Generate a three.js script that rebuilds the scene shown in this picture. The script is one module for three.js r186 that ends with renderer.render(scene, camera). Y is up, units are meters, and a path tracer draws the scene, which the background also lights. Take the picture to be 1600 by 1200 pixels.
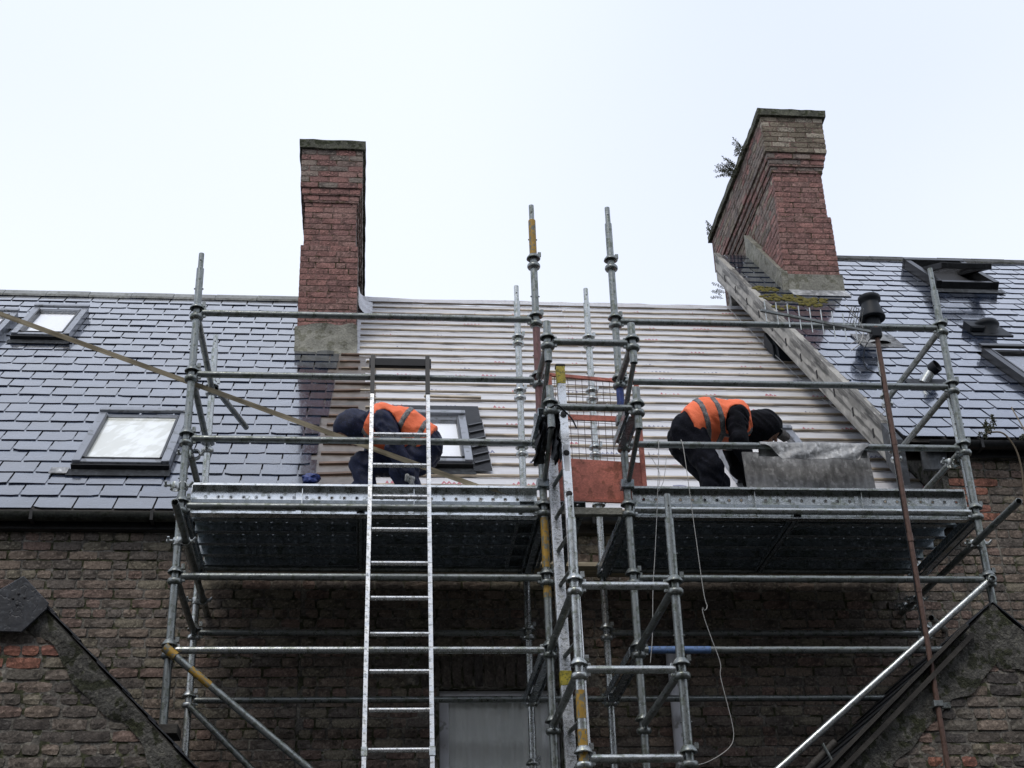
import * as THREE from 'three';
import { mergeGeometries, mergeVertices } from 'three/addons/utils/BufferGeometryUtils.js';

// ---------------------------------------------------------------- camera, sky, sun, exposure
// Working heights are measured from the sixth ledger of the scaffold; LIFT is its height above the yard.
const LIFT = 4.424;
const scene = new THREE.Scene();
const camera = new THREE.PerspectiveCamera(29.603, 4 / 3, 0.1, 400);
camera.position.set(-1.48416, -2.82385 + LIFT, 9.21713);
camera.rotation.order = 'YXZ';
camera.rotation.set(0.4768, -0.10772, -0.03259);
camera.updateMatrixWorld();

const renderer = new THREE.WebGLRenderer({ antialias: true });
renderer.setSize(1024, 768);
renderer.toneMapping = THREE.LinearToneMapping;
renderer.toneMappingExposure = 1.14;
renderer.shadowMap.enabled = true;

// seeded random numbers and tileable noise
let seed = 20177;
function rnd() { seed = (seed * 1664525 + 1013904223) >>> 0; return seed / 4294967296; }
const rr = (a, b) => a + (b - a) * rnd();
const pick = (list) => list[Math.min(list.length - 1, Math.floor(rnd() * list.length))];
function hash(x, y, z = 0) { let h = (x * 374761393 + y * 668265263 + z * 2147483647) | 0; h = Math.imul(h ^ (h >>> 13), 1274126177); h ^= h >>> 16; return (h >>> 0) / 4294967296; }
function vnoise(x, y, px, py, s) {
  const xi = Math.floor(x), yi = Math.floor(y), fx = x - xi, fy = y - yi;
  const u = fx * fx * (3 - 2 * fx), v = fy * fy * (3 - 2 * fy);
  const m = (a, p) => ((a % p) + p) % p;
  const a = hash(m(xi, px), m(yi, py), s), b = hash(m(xi + 1, px), m(yi, py), s), c = hash(m(xi, px), m(yi + 1, py), s), d = hash(m(xi + 1, px), m(yi + 1, py), s);
  return a + (b - a) * u + (c - a) * v + (a - b - c + d) * u * v;
}
// fbm over the unit square that tiles; fx, fy = cells across
function fbm(u, v, fx, fy, oct = 4, s = 1) { let t = 0, a = 0.5, n = 0; for (let i = 0; i < oct; i++) { t += a * vnoise(u * fx, v * fy, fx, fy, s + i * 17); n += a; a *= 0.5; fx *= 2; fy *= 2; } return t / n; }
function noise3(x, y, z) {
  const xi = Math.floor(x), yi = Math.floor(y), zi = Math.floor(z); const f = (t) => t * t * (3 - 2 * t);
  const u = f(x - xi), v = f(y - yi), w = f(z - zi); let r = 0;
  for (let k = 0; k < 8; k++) { const i = k & 1, j = (k >> 1) & 1, l = k >> 2; r += hash(xi + i, yi + j, (zi + l) * 31 + 7) * (i ? u : 1 - u) * (j ? v : 1 - v) * (l ? w : 1 - w); }
  return r;
}
const clamp = (x, a = 0, b = 1) => Math.min(b, Math.max(a, x));
const mix = (a, b, t) => a + (b - a) * t;
const smooth = (a, b, x) => { const t = clamp((x - a) / (b - a)); return t * t * (3 - 2 * t); };

// an even white overcast with faint soft cloud
{
  const w = 512, h = 256, d = new Float32Array(w * h * 4);
  for (let j = 0; j < h; j++) for (let i = 0; i < w; i++) {
    const u = i / w, v = j / h, k = (j * w + i) * 4;
    const c = fbm(u, v, 10, 6, 3, 5), e = fbm(u, v, 5, 3, 2, 9);
    const t = smooth(0.38, 0.62, 0.45 * c + 0.55 * e);
    const g = smooth(14, 46, (v - 0.5) * 180);
    d[k] = mix(0.71, 0.87, t) * (1 - 0.08 * g); d[k + 1] = mix(0.775, 0.918, t) * (1 - 0.06 * g); d[k + 2] = mix(0.93, 1.02, t) * (1 - 0.01 * g); d[k + 3] = 1;
  }
  const sky = new THREE.DataTexture(d, w, h, THREE.RGBAFormat, THREE.FloatType);
  sky.mapping = THREE.EquirectangularReflectionMapping; sky.magFilter = THREE.LinearFilter; sky.minFilter = THREE.LinearFilter; sky.wrapS = THREE.RepeatWrapping; sky.needsUpdate = true;
  scene.background = sky; scene.environment = sky;
}
const sun = new THREE.DirectionalLight(0xfff6ea, 1.1);
sun.position.set(-9, 34, 16); sun.target.position.set(0, 5, -2);
sun.castShadow = true; sun.shadow.radius = 40; sun.shadow.mapSize.set(2048, 2048);
Object.assign(sun.shadow.camera, { left: -14, right: 14, top: 14, bottom: -14, near: 1, far: 80 });
scene.add(sun, sun.target);

// ---------------------------------------------------------------- helpers
const V = (x, y, z) => new THREE.Vector3(x, y, z);
const usedNames = new Map();
function numbered(name) { const n = usedNames.get(name) || 0; usedNames.set(name, n + 1); return n ? `${name}_${String(n).padStart(3, '0')}` : name; }
// A thing: a Group at its base; geometry is written in the working frame and moved into the group's frame.
function thing(name, label, category, base, group) {
  const o = new THREE.Group(); o.name = numbered(name); o.position.set(base[0], base[1] + LIFT, base[2]);
  o.userData = { label, category }; if (group) o.userData.group = group; scene.add(o); return o;
}
function structure(name, label, category, base) { const o = thing(name, label, category, base); o.userData.kind = 'structure'; return o; }
function origin(o) { while (o.parent && o.parent !== scene) o = o.parent; return V(o.position.x, o.position.y - LIFT, o.position.z); }
function part(parent, name, geo, mat, label) {
  const b = origin(parent); geo.translate(-b.x, -b.y, -b.z);
  const m = new THREE.Mesh(geo, mat); m.name = name; m.castShadow = m.receiveShadow = true; if (label) m.userData.label = label; parent.add(m); return m;
}
function place(parent, name, geo, mat, pos, rot, scale) {
  const b = origin(parent); const m = new THREE.Mesh(geo, mat); m.name = name; m.castShadow = m.receiveShadow = true;
  m.position.copy(pos).sub(b); if (rot) m.rotation.copy(rot); if (scale) m.scale.copy(scale); parent.add(m); return m;
}
function flat(geo) { const g = geo.index ? geo.toNonIndexed() : geo; for (const k of Object.keys(g.attributes)) if (!['position', 'normal', 'uv', 'color'].includes(k)) g.deleteAttribute(k); return g; }
// uv in metres from the dominant direction of each face
function boxUV(geo, ou = 0, ov = 0) {
  const g = flat(geo); const p = g.attributes.position, n = p.count, uv = new Float32Array(n * 2);
  const a = V(), b = V(), c = V(), e = V(), f = V();
  for (let i = 0; i < n; i += 3) {
    a.fromBufferAttribute(p, i); b.fromBufferAttribute(p, i + 1); c.fromBufferAttribute(p, i + 2);
    e.subVectors(b, a).cross(f.subVectors(c, a)); const ax = Math.abs(e.x), ay = Math.abs(e.y), az = Math.abs(e.z);
    for (let k = 0; k < 3; k++) { const q = [a, b, c][k]; const s = az >= ax && az >= ay ? [q.x, q.y] : ay >= ax ? [q.x, q.z] : [q.z, q.y]; uv[(i + k) * 2] = s[0] + ou; uv[(i + k) * 2 + 1] = s[1] + ov; }
  }
  g.setAttribute('uv', new THREE.BufferAttribute(uv, 2)); return g;
}
const merge = (list) => mergeGeometries(list.map((g) => { const f = flat(g); if (!f.attributes.uv) boxUV(f); return f; }), false);
function box(x0, x1, y0, y1, z0, z1) { const g = new THREE.BoxGeometry(x1 - x0, y1 - y0, z1 - z0); g.translate((x0 + x1) / 2, (y0 + y1) / 2, (z0 + z1) / 2); return boxUV(g, rr(0, 3), rr(0, 3)); }
// box with softened edges
function softBox(x0, x1, y0, y1, z0, z1, r = 0.004) {
  const w = x1 - x0 - 2 * r, h = y1 - y0 - 2 * r; const s = new THREE.Shape(); s.moveTo(-w / 2, -h / 2); s.lineTo(w / 2, -h / 2); s.lineTo(w / 2, h / 2); s.lineTo(-w / 2, h / 2); s.closePath();
  const g = new THREE.ExtrudeGeometry(s, { depth: Math.max(1e-4, z1 - z0 - 2 * r), bevelEnabled: true, bevelThickness: r, bevelSize: r, bevelSegments: 1 });
  g.translate((x0 + x1) / 2, (y0 + y1) / 2, z0 + r); return boxUV(g, rr(0, 3), rr(0, 3));
}
const AXIS = V(0, 1, 0);
function alongQ(a, b) { return new THREE.Quaternion().setFromUnitVectors(AXIS, b.clone().sub(a).normalize()); }
function rod(a, b, r, { r2 = r, seg = 14, open = false } = {}) {
  const L = a.distanceTo(b); const g = flat(new THREE.CylinderGeometry(r2, r, L, seg, 1, open));
  const uv = g.attributes.uv, o1 = rr(0, 2), o2 = rr(0, 4); for (let i = 0; i < uv.count; i++) uv.setXY(i, uv.getX(i) * 6.283 * r + o1, uv.getY(i) * L + o2);
  g.applyQuaternion(alongQ(a, b)); const m = a.clone().add(b).multiplyScalar(0.5); g.translate(m.x, m.y, m.z); return g;
}
// hollow tube with open ends
function pipe(a, b, r, wall = 0.004) {
  const L = a.distanceTo(b); const pts = [[r - wall, 0], [r, 0], [r, L], [r - wall, L], [r - wall, 0]].map((q) => new THREE.Vector2(q[0], q[1]));
  const g = flat(new THREE.LatheGeometry(pts, 14)); boxLathe(g, r); g.applyQuaternion(alongQ(a, b)); g.translate(a.x, a.y, a.z); return g;
}
function boxLathe(g, r) { const uv = g.attributes.uv, p = g.attributes.position, o1 = rr(0, 2), o2 = rr(0, 4); for (let i = 0; i < uv.count; i++) uv.setXY(i, uv.getX(i) * 6.283 * r + o1, p.getY(i) + o2); }
function lathe(profile, seg, at, q) { const g = flat(new THREE.LatheGeometry(profile.map((k) => new THREE.Vector2(k[0], k[1])), seg)); boxLathe(g, 0.05); if (q) g.applyQuaternion(q); g.translate(at.x, at.y, at.z); return g; }
function path(points, r, seg = 40, rad = 6, closed = false) { const c = new THREE.CatmullRomCurve3(points, closed); const g = flat(new THREE.TubeGeometry(c, seg, r, rad, closed)); return g; }
function prism(poly, z0, z1) { // polygon in x,y pushed along z
  const s = new THREE.Shape(poly.map((q) => new THREE.Vector2(q[0], q[1]))); const g = new THREE.ExtrudeGeometry(s, { depth: z1 - z0, bevelEnabled: false }); g.translate(0, 0, z0); return boxUV(g);
}
function prismX(poly, x0, x1) { // polygon in z,y pushed along x
  const s = new THREE.Shape(poly.map((q) => new THREE.Vector2(-q[0], q[1]))); const g = new THREE.ExtrudeGeometry(s, { depth: x1 - x0, bevelEnabled: false }); g.rotateY(Math.PI / 2); g.translate(x0, 0, 0); return boxUV(g);
}
// bar with rectangular section between two points; up = direction of its height
function bar(a, b, w, h, up = V(0, 1, 0), r = 0.003) {
  const d = b.clone().sub(a), L = d.length(); d.normalize(); const s = new THREE.Vector3().crossVectors(up, d).normalize(); const u = new THREE.Vector3().crossVectors(d, s);
  const g = softBox(-w / 2, w / 2, -h / 2, h / 2, 0, L, r); const m = new THREE.Matrix4().makeBasis(s, u, d); m.setPosition(a); g.applyMatrix4(m); return g;
}
// uv of bars along their length: x = along, y = around
function barUV(g, a, b) {
  const d = b.clone().sub(a).normalize(), p = g.attributes.position, uv = new Float32Array(p.count * 2), q = V(); const n = g.attributes.normal, nn = V(); const o = rr(0, 5);
  for (let i = 0; i < p.count; i++) { q.fromBufferAttribute(p, i).sub(a); nn.fromBufferAttribute(n, i); const t = q.dot(d); q.addScaledVector(d, -t); uv[2 * i] = t + o; uv[2 * i + 1] = q.x * 0.7 + q.y + q.z * 0.83 + o; }
  g.setAttribute('uv', new THREE.BufferAttribute(uv, 2)); return g;
}

// ---------------------------------------------------------------- textures and materials
function canvasOf(n, m, fn, srgb = true) {
  const d = new Uint8Array(n * m * 4);
  for (let j = 0; j < m; j++) for (let i = 0; i < n; i++) { const c = fn(i / n, j / m); const k = (j * n + i) * 4; for (let q = 0; q < 3; q++) d[k + q] = clamp(c[q] * 255, 0, 255); d[k + 3] = 255; }
  const t = new THREE.DataTexture(d, n, m); t.magFilter = THREE.LinearFilter; t.minFilter = THREE.LinearMipmapLinearFilter; t.generateMipmaps = true; t.wrapS = t.wrapT = THREE.RepeatWrapping; if (srgb) t.colorSpace = THREE.SRGBColorSpace; t.needsUpdate = true; return t;
}
const grey = (f) => (u, v) => { const c = f(u, v); return [c, c, c]; };
function scaled(t, m) { const c = t.clone(); c.repeat.set(1 / m, 1 / m); c.needsUpdate = true; return c; }
const lin = (r, g, b) => new THREE.Color().setRGB(r, g, b);
function mat(color, rough, extra = {}) { const o = new THREE.MeshPhysicalMaterial({ color, roughness: rough, metalness: 0 }); Object.assign(o, extra); return o; }

const T = {};
T.grain = canvasOf(512, 512, grey((u, v) => clamp(0.62 + 0.5 * (fbm(u, v, 6, 6, 5, 3) - 0.5) + 0.55 * (fbm(u, v, 48, 48, 2, 8) - 0.5))));
T.bump = canvasOf(512, 512, grey((u, v) => clamp(0.5 + 0.8 * (fbm(u, v, 20, 20, 4, 21) - 0.5) + 0.3 * (fbm(u, v, 90, 90, 2, 4) - 0.5))), false);
T.brick = canvasOf(1024, 1024, (u, v) => {
  const a = fbm(u, v, 10, 10, 5, 31), b = fbm(u, v, 60, 60, 3, 32), c = fbm(u, v, 26, 26, 3, 33);
  let k = 0.8 + 0.4 * (a - 0.5) + 0.32 * (b - 0.5); const soot = smooth(0.56, 0.7, c); k *= 1 - 0.22 * soot;
  const pale = smooth(0.66, 0.74, fbm(u, v, 40, 40, 3, 37)) * 0.3; return [k + pale, k + pale * 1.05 - 0.01, k + pale - 0.02];
});
T.steel = canvasOf(1024, 1024, (u, v) => {
  const a = fbm(u, v, 8, 8, 4, 41), s = fbm(u, v, 40, 6, 3, 42), b = fbm(u, v, 70, 70, 2, 43); let k = 0.9 + 0.16 * (a - 0.5) + 0.14 * (s - 0.5) + 0.12 * (b - 0.5);
  const dirt = smooth(0.55, 0.72, fbm(u, v, 18, 18, 4, 44)); const white = 0.75 * smooth(0.73, 0.78, fbm(u, v, 96, 96, 2, 47));
  let r = k * (1 - 0.2 * dirt), g = k * (1 - 0.19 * dirt), bl = k * (1.0 - 0.24 * dirt); r = mix(r, 0.95, white * 0.7); g = mix(g, 0.95, white * 0.7); bl = mix(bl, 0.92, white * 0.7); return [r, g, bl];
});
T.steelRough = canvasOf(512, 512, grey((u, v) => clamp(0.5 + 0.5 * (fbm(u, v, 14, 14, 4, 51) - 0.5) + 0.3 * (fbm(u, v, 60, 60, 2, 52) - 0.5))), false);
T.slate = canvasOf(1024, 1024, (u, v) => { const a = fbm(u, v, 7, 5, 4, 61), b = fbm(u, v, 60, 24, 3, 62); const k = 0.75 + 0.4 * (a - 0.5) + 0.22 * (b - 0.5); const l = smooth(0.66, 0.74, fbm(u, v, 44, 44, 3, 64)) * 0.3; return [k + l, k + l, k + l * 0.9]; });
T.slateBump = canvasOf(1024, 1024, grey((u, v) => { const a = fbm(u, v, 10, 16, 4, 66), r = Math.abs(fbm(u, v, 14, 9, 3, 67) - 0.5) * 2; return clamp(0.5 + 0.7 * (a - 0.5) + 0.35 * (smooth(0, 0.12, r) - 0.5)); }), false);
T.slateRough = canvasOf(512, 512, grey((u, v) => clamp(0.3 + 0.65 * (fbm(u, v, 8, 6, 4, 71) - 0.35))), false);
T.wood = canvasOf(1024, 512, (u, v) => { const g = fbm(u, v, 4, 70, 3, 81), f = fbm(u, v, 12, 200, 2, 82), w = fbm(u, v, 5, 5, 3, 83); const k = 0.78 + 0.32 * (g - 0.5) + 0.18 * (f - 0.5) + 0.25 * (w - 0.5); const wet = smooth(0.52, 0.68, fbm(u, v, 7, 9, 3, 85)); return [k * (1 - 0.16 * wet), k * (0.97 - 0.16 * wet), k * (0.93 - 0.16 * wet)]; });
T.mortar = canvasOf(1024, 1024, (u, v) => { const a = fbm(u, v, 9, 9, 5, 91), b = fbm(u, v, 80, 80, 2, 92); const k = 0.72 + 0.45 * (a - 0.5) + 0.35 * (b - 0.5); const moss = smooth(0.56, 0.66, fbm(u, v, 14, 14, 4, 93)); const pale = smooth(0.64, 0.7, fbm(u, v, 30, 30, 3, 95)); return [mix(k, k * 0.6, moss) + pale * 0.16, mix(k, k * 0.64, moss) + pale * 0.16, mix(k, k * 0.48, moss) + pale * 0.14]; });
T.cement = canvasOf(512, 512, (u, v) => { const a = fbm(u, v, 6, 6, 5, 161), b = fbm(u, v, 70, 70, 2, 162), st = smooth(0.56, 0.7, fbm(u, v, 12, 12, 4, 163)); const k = 0.82 + 0.36 * (a - 0.5) + 0.2 * (b - 0.5) - 0.16 * st; return [k, k, k * (0.97 - 0.05 * st)]; });
T.zinc = canvasOf(512, 512, (u, v) => { const a = fbm(u, v, 5, 5, 4, 171), s = fbm(u, v, 30, 5, 3, 172), w = smooth(0.62, 0.72, fbm(u, v, 22, 22, 4, 173)); const k = 0.93 + 0.14 * (a - 0.5) + 0.1 * (s - 0.5) - 0.22 * w; return [k, k, k * (1 - 0.03 * w)]; });
T.peel = canvasOf(2048, 512, (u, v) => { // flaking pale paint over grey board
  const n = fbm(u, v, 5, 9, 5, 101), st = fbm(u, v, 3, 44, 4, 102), k = 0.45 * n + 0.55 * st; const paint = smooth(0.45, 0.5, k); const g = 0.48 + 0.34 * (fbm(u, v, 8, 90, 3, 103) - 0.5), p = 0.83 + 0.28 * (fbm(u, v, 20, 30, 4, 104) - 0.5); const dirt = smooth(0.48, 0.66, fbm(u, v, 5, 22, 4, 107));
  const c = mix(g, p, paint * 0.75 + 0.1) * (1 - 0.2 * dirt); return [c, c * 0.99, c * 0.96]; });
T.sheet = canvasOf(1024, 512, (u, v) => { const a = fbm(u, v, 6, 5, 5, 111), s = fbm(u, v, 26, 8, 3, 112), d = fbm(u, v, 40, 40, 3, 113); const k = 0.72 + 0.5 * (a - 0.5) + 0.4 * (s - 0.5) + 0.2 * (d - 0.5); const w = smooth(0.6, 0.72, fbm(u, v, 30, 20, 3, 114)) * 0.16; return [k + w, k + w, k + w]; });
T.mist = canvasOf(512, 512, (u, v) => { const s = fbm(u + 0.3 * v, v, 14, 3, 4, 121), a = fbm(u, v, 5, 5, 4, 122); const k = smooth(0.42, 0.62, 0.6 * s + 0.4 * a); return [mix(0.87, 0.98, k), mix(0.87, 0.985, k), mix(0.83, 0.97, k)]; });
T.cloth = canvasOf(512, 512, grey((u, v) => clamp(0.72 + 0.45 * (fbm(u, v, 7, 7, 4, 131) - 0.5) + 0.25 * (fbm(u, v, 80, 80, 1, 132) - 0.5) + 0.5 * smooth(0.73, 0.78, fbm(u, v, 44, 44, 2, 134)))));
T.paint = canvasOf(512, 512, (u, v) => { const a = fbm(u, v, 6, 6, 5, 141), w = smooth(0.58, 0.66, fbm(u, v, 24, 24, 4, 142)); const k = 0.8 + 0.4 * (a - 0.5); return [k * (1 - 0.35 * w), k * (1 - 0.3 * w), k * (1 - 0.22 * w)]; });
T.wornYellow = canvasOf(512, 512, (u, v) => { const w = smooth(0.5, 0.58, fbm(u, v, 14, 14, 5, 151)); const k = 0.85 + 0.3 * (fbm(u, v, 8, 8, 4, 152) - 0.5); return [mix(0.74 * k, 0.5 * k, w), mix(0.58 * k, 0.5 * k, w), mix(0.2 * k, 0.45 * k, w)]; });

const M = {};
M.galv = mat(lin(0.29, 0.315, 0.31), 0.75, { metalness: 0.7, map: scaled(T.steel, 0.55), roughnessMap: scaled(T.steelRough, 0.4), bumpMap: scaled(T.bump, 0.4), bumpScale: 0.0012 });
M.ironwork = mat(lin(0.2, 0.213, 0.213), 0.8, { metalness: 0.6, map: scaled(T.steel, 0.7), roughnessMap: scaled(T.steelRough, 0.4), bumpMap: scaled(T.bump, 0.4), bumpScale: 0.0012 });
M.galvBright = mat(lin(0.56, 0.59, 0.59), 0.62, { metalness: 0.8, map: scaled(T.steel, 0.5), roughnessMap: scaled(T.steelRough, 0.4), bumpMap: scaled(T.bump, 0.4), bumpScale: 0.0008 });
M.toe = mat(lin(0.95, 0.98, 0.98), 0.5, { metalness: 0.8, map: scaled(T.zinc, 0.8), roughnessMap: scaled(T.steelRough, 0.6) });
M.deckSteel = mat(lin(0.36, 0.41, 0.45), 0.5, { metalness: 0.4, map: scaled(T.steel, 1.3), roughnessMap: scaled(T.steelRough, 0.6) });
M.alu = mat(lin(0.76, 0.775, 0.78), 0.55, { metalness: 0.75, map: scaled(T.zinc, 0.3), roughnessMap: scaled(T.steelRough, 0.35) });
M.black = mat(lin(0.014, 0.015, 0.017), 0.4, { map: scaled(T.grain, 0.5) });
M.blackRubber = mat(lin(0.012, 0.012, 0.013), 0.7);
M.yellowWorn = mat(lin(1, 1, 1), 0.55, { map: scaled(T.wornYellow, 0.3) });
M.yellow = mat(lin(0.62, 0.50, 0.04), 0.5, { map: scaled(T.paint, 0.3) });
M.maroon = mat(lin(0.20, 0.085, 0.085), 0.5, { map: scaled(T.steel, 0.5) });
M.blue = mat(lin(0.02, 0.06, 0.30), 0.5, { map: scaled(T.paint, 0.3) });
M.red = mat(lin(0.8, 0.26, 0.2), 0.55, { map: scaled(T.cement, 0.6), bumpMap: scaled(T.bump, 0.5), bumpScale: 0.001 });
M.slates = [[0.032, 0.047, 0.085], [0.044, 0.06, 0.1], [0.026, 0.038, 0.07], [0.052, 0.068, 0.108], [0.044, 0.054, 0.078]].map((c, i) => mat(lin(...c), 0.42, { map: scaled(T.slate, 0.9 + 0.13 * i), roughnessMap: scaled(T.slateRough, 0.8), bumpMap: scaled(T.slateBump, 0.7 + 0.1 * i), bumpScale: 0.0015, ior: 1.6, specularColor: lin(0.88, 0.94, 1), clearcoat: 1, clearcoatRoughness: 0.07 }));
M.slateDark = mat(lin(0.045, 0.05, 0.06), 0.45, { map: scaled(T.slate, 0.8), bumpMap: scaled(T.slateBump, 0.6), bumpScale: 0.003 });
M.ridge = mat(lin(0.34, 0.355, 0.36), 0.55, { map: scaled(T.cement, 0.8), bumpMap: scaled(T.bump, 0.3), bumpScale: 0.002 });
M.ridgeDark = mat(lin(0.1, 0.1, 0.095), 0.7, { map: scaled(T.mortar, 1.1), bumpMap: scaled(T.bump, 0.3), bumpScale: 0.004 });
const brickMat = (c, extra = {}) => mat(lin(...c), 0.86, { map: scaled(T.brick, 0.6 + 0.2 * rnd()), bumpMap: scaled(T.bump, 0.32), bumpScale: 0.006, ...extra });
M.wallBricks = [[0.245, 0.195, 0.16], [0.285, 0.23, 0.185], [0.21, 0.178, 0.15], [0.265, 0.238, 0.182], [0.265, 0.19, 0.158], [0.185, 0.162, 0.142]].map((c) => brickMat(c));
M.orangeBricks = [[0.4, 0.18, 0.125], [0.35, 0.16, 0.12]].map((c) => brickMat(c));
M.sootBricks = [[0.13, 0.113, 0.1], [0.16, 0.14, 0.12], [0.11, 0.1, 0.093], [0.17, 0.155, 0.13]].map((c) => brickMat(c));
M.stackBricks = [[0.33, 0.172, 0.152], [0.385, 0.2, 0.175], [0.285, 0.155, 0.14], [0.345, 0.205, 0.18]].map((c) => brickMat(c));
M.agedBricks = [[0.25, 0.185, 0.162], [0.24, 0.205, 0.178], [0.31, 0.25, 0.215], [0.205, 0.17, 0.15]].map((c) => brickMat(c));
M.lichenBricks = [[0.24, 0.2, 0.15], [0.29, 0.25, 0.19], [0.2, 0.17, 0.125], [0.4, 0.36, 0.29]].map((c) => brickMat(c));
M.brickBulk = mat(lin(1, 1, 1), 0.86, { vertexColors: true, map: scaled(T.brick, 0.7), bumpMap: scaled(T.bump, 0.32), bumpScale: 0.006 });
M.mortar = mat(lin(0.3, 0.28, 0.245), 0.92, { map: scaled(T.mortar, 0.9), bumpMap: scaled(T.bump, 0.25), bumpScale: 0.006 });
M.mortarStack = mat(lin(0.32, 0.2, 0.175), 0.92, { map: scaled(T.mortar, 0.7), bumpMap: scaled(T.bump, 0.25), bumpScale: 0.006 });
M.render = mat(lin(0.37, 0.365, 0.33), 0.85, { map: scaled(T.cement, 0.9), bumpMap: scaled(T.bump, 0.3), bumpScale: 0.008 });
M.renderDark = mat(lin(0.17, 0.165, 0.145), 0.88, { map: scaled(T.mortar, 0.7), bumpMap: scaled(T.bump, 0.3), bumpScale: 0.012 });
M.capStone = mat(lin(0.17, 0.175, 0.13), 0.92, { map: scaled(T.mortar, 0.6), bumpMap: scaled(T.bump, 0.2), bumpScale: 0.012 });
M.batten = [[0.68, 0.615, 0.5], [0.6, 0.535, 0.43], [0.53, 0.475, 0.39]].map((c) => mat(lin(...c), 0.6, { map: scaled(T.wood, 1.2), bumpMap: scaled(T.bump, 0.3), bumpScale: 0.001 }));
M.oldBatten = mat(lin(0.2, 0.13, 0.09), 0.6, { map: scaled(T.wood, 1.0), bumpMap: scaled(T.bump, 0.3), bumpScale: 0.002 });
M.plank = mat(lin(0.78, 0.72, 0.55), 0.6, { map: scaled(T.wood, 1.4) });
M.board = mat(lin(0.66, 0.65, 0.625), 0.72, { map: scaled(T.peel, 1.6), bumpMap: scaled(T.peel, 1.6), bumpScale: 0.0008 });
M.darkTimber = mat(lin(0.06, 0.057, 0.052), 0.75, { map: scaled(T.wood, 0.9), bumpMap: scaled(T.bump, 0.3), bumpScale: 0.004 });
M.felt = mat(lin(0.22, 0.185, 0.165), 0.4, { map: scaled(T.cement, 0.6), bumpMap: scaled(T.bump, 0.4), bumpScale: 0.006, clearcoat: 0.4, clearcoatRoughness: 0.3 });
M.lead = mat(lin(0.6, 0.61, 0.61), 0.5, { metalness: 0.3, map: scaled(T.sheet, 0.9), bumpMap: scaled(T.bump, 0.3), bumpScale: 0.004 });
M.leadDark = mat(lin(0.1, 0.11, 0.12), 0.5, { metalness: 0.2, map: scaled(T.sheet, 0.7) });
M.panel = mat(lin(0.4, 0.4, 0.395), 0.7, { map: scaled(T.sheet, 0.75), bumpMap: scaled(T.bump, 0.4), bumpScale: 0.002 });
M.windowFrame = mat(lin(0.25, 0.27, 0.305), 0.4, { metalness: 0.2, map: scaled(T.zinc, 1.2), clearcoat: 0.3 });
M.windowDark = mat(lin(0.03, 0.033, 0.037), 0.35, { map: scaled(T.grain, 0.5) });
M.glass = mat(lin(1, 1, 1), 0.03, { transmission: 1, thickness: 0, ior: 1.52 });
M.mist = mat(lin(0.9, 0.92, 0.91), 0.25, { map: scaled(T.mist, 0.8), clearcoat: 1, clearcoatRoughness: 0.05 });
M.blind = mat(lin(0.86, 0.87, 0.88), 0.8);
M.upvc = mat(lin(0.82, 0.83, 0.87), 0.4, { map: scaled(T.zinc, 1.5) });
M.gutter = mat(lin(0.02, 0.022, 0.026), 0.5, { map: scaled(T.grain, 0.6) });
M.gutterMoss = mat(lin(0.05, 0.055, 0.045), 0.8, { map: scaled(T.mortar, 0.6) });
M.plastic = mat(lin(0.013, 0.016, 0.02), 0.55, { specularIntensity: 0.5 });
M.plasticFilm = mat(lin(0.014, 0.017, 0.022), 0.28, { bumpMap: scaled(T.bump, 0.15), bumpScale: 0.004 });
M.rust = mat(lin(0.15, 0.085, 0.065), 0.6, { metalness: 0.2, map: scaled(T.steel, 0.4) });
M.wire = mat(lin(0.42, 0.42, 0.4), 0.5, { metalness: 0.4 });
M.moss = mat(lin(0.26, 0.22, 0.03), 0.95, { map: scaled(T.grain, 0.1) });
M.leaf = mat(lin(0.12, 0.13, 0.085), 0.85);
M.blueWorn = mat(lin(0.13, 0.23, 0.46), 0.55, { map: scaled(T.steel, 0.3) });
M.stem = mat(lin(0.16, 0.13, 0.09), 0.8);
M.navy = mat(lin(0.022, 0.032, 0.085), 0.6, { map: scaled(T.cloth, 0.4), specularIntensity: 0.5 });
M.blackCloth = mat(lin(0.012, 0.013, 0.019), 0.85, { map: scaled(T.cloth, 0.5), specularIntensity: 0.25 });
M.trousers = mat(lin(0.016, 0.018, 0.028), 0.85, { map: scaled(T.cloth, 0.45), specularIntensity: 0.25 });
M.hivis = mat(lin(1.0, 0.2, 0.075), 0.7, { bumpMap: scaled(T.bump, 0.2), bumpScale: 0.003 });
M.tape = mat(lin(0.34, 0.34, 0.34), 0.35, { map: scaled(T.grain, 0.2) });
M.skin = mat(lin(0.42, 0.24, 0.17), 0.6);
M.glove = mat(lin(0.7, 0.71, 0.68), 0.75, { map: scaled(T.cloth, 0.3) });
M.yard = mat(lin(0.1, 0.099, 0.094), 0.9, { map: scaled(T.mortar, 3), bumpMap: scaled(T.bump, 1), bumpScale: 0.01 });

// ---------------------------------------------------------------- ground
{
  const g = new THREE.PlaneGeometry(300, 300, 1, 1); g.rotateX(-Math.PI / 2); const o = structure('ground', 'grey concrete yard below the scaffold', 'ground', [0, -LIFT, 0]);
  g.translate(0, -LIFT, 0); part(o, 'yard_surface', boxUV(g), M.yard);
}

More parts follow.
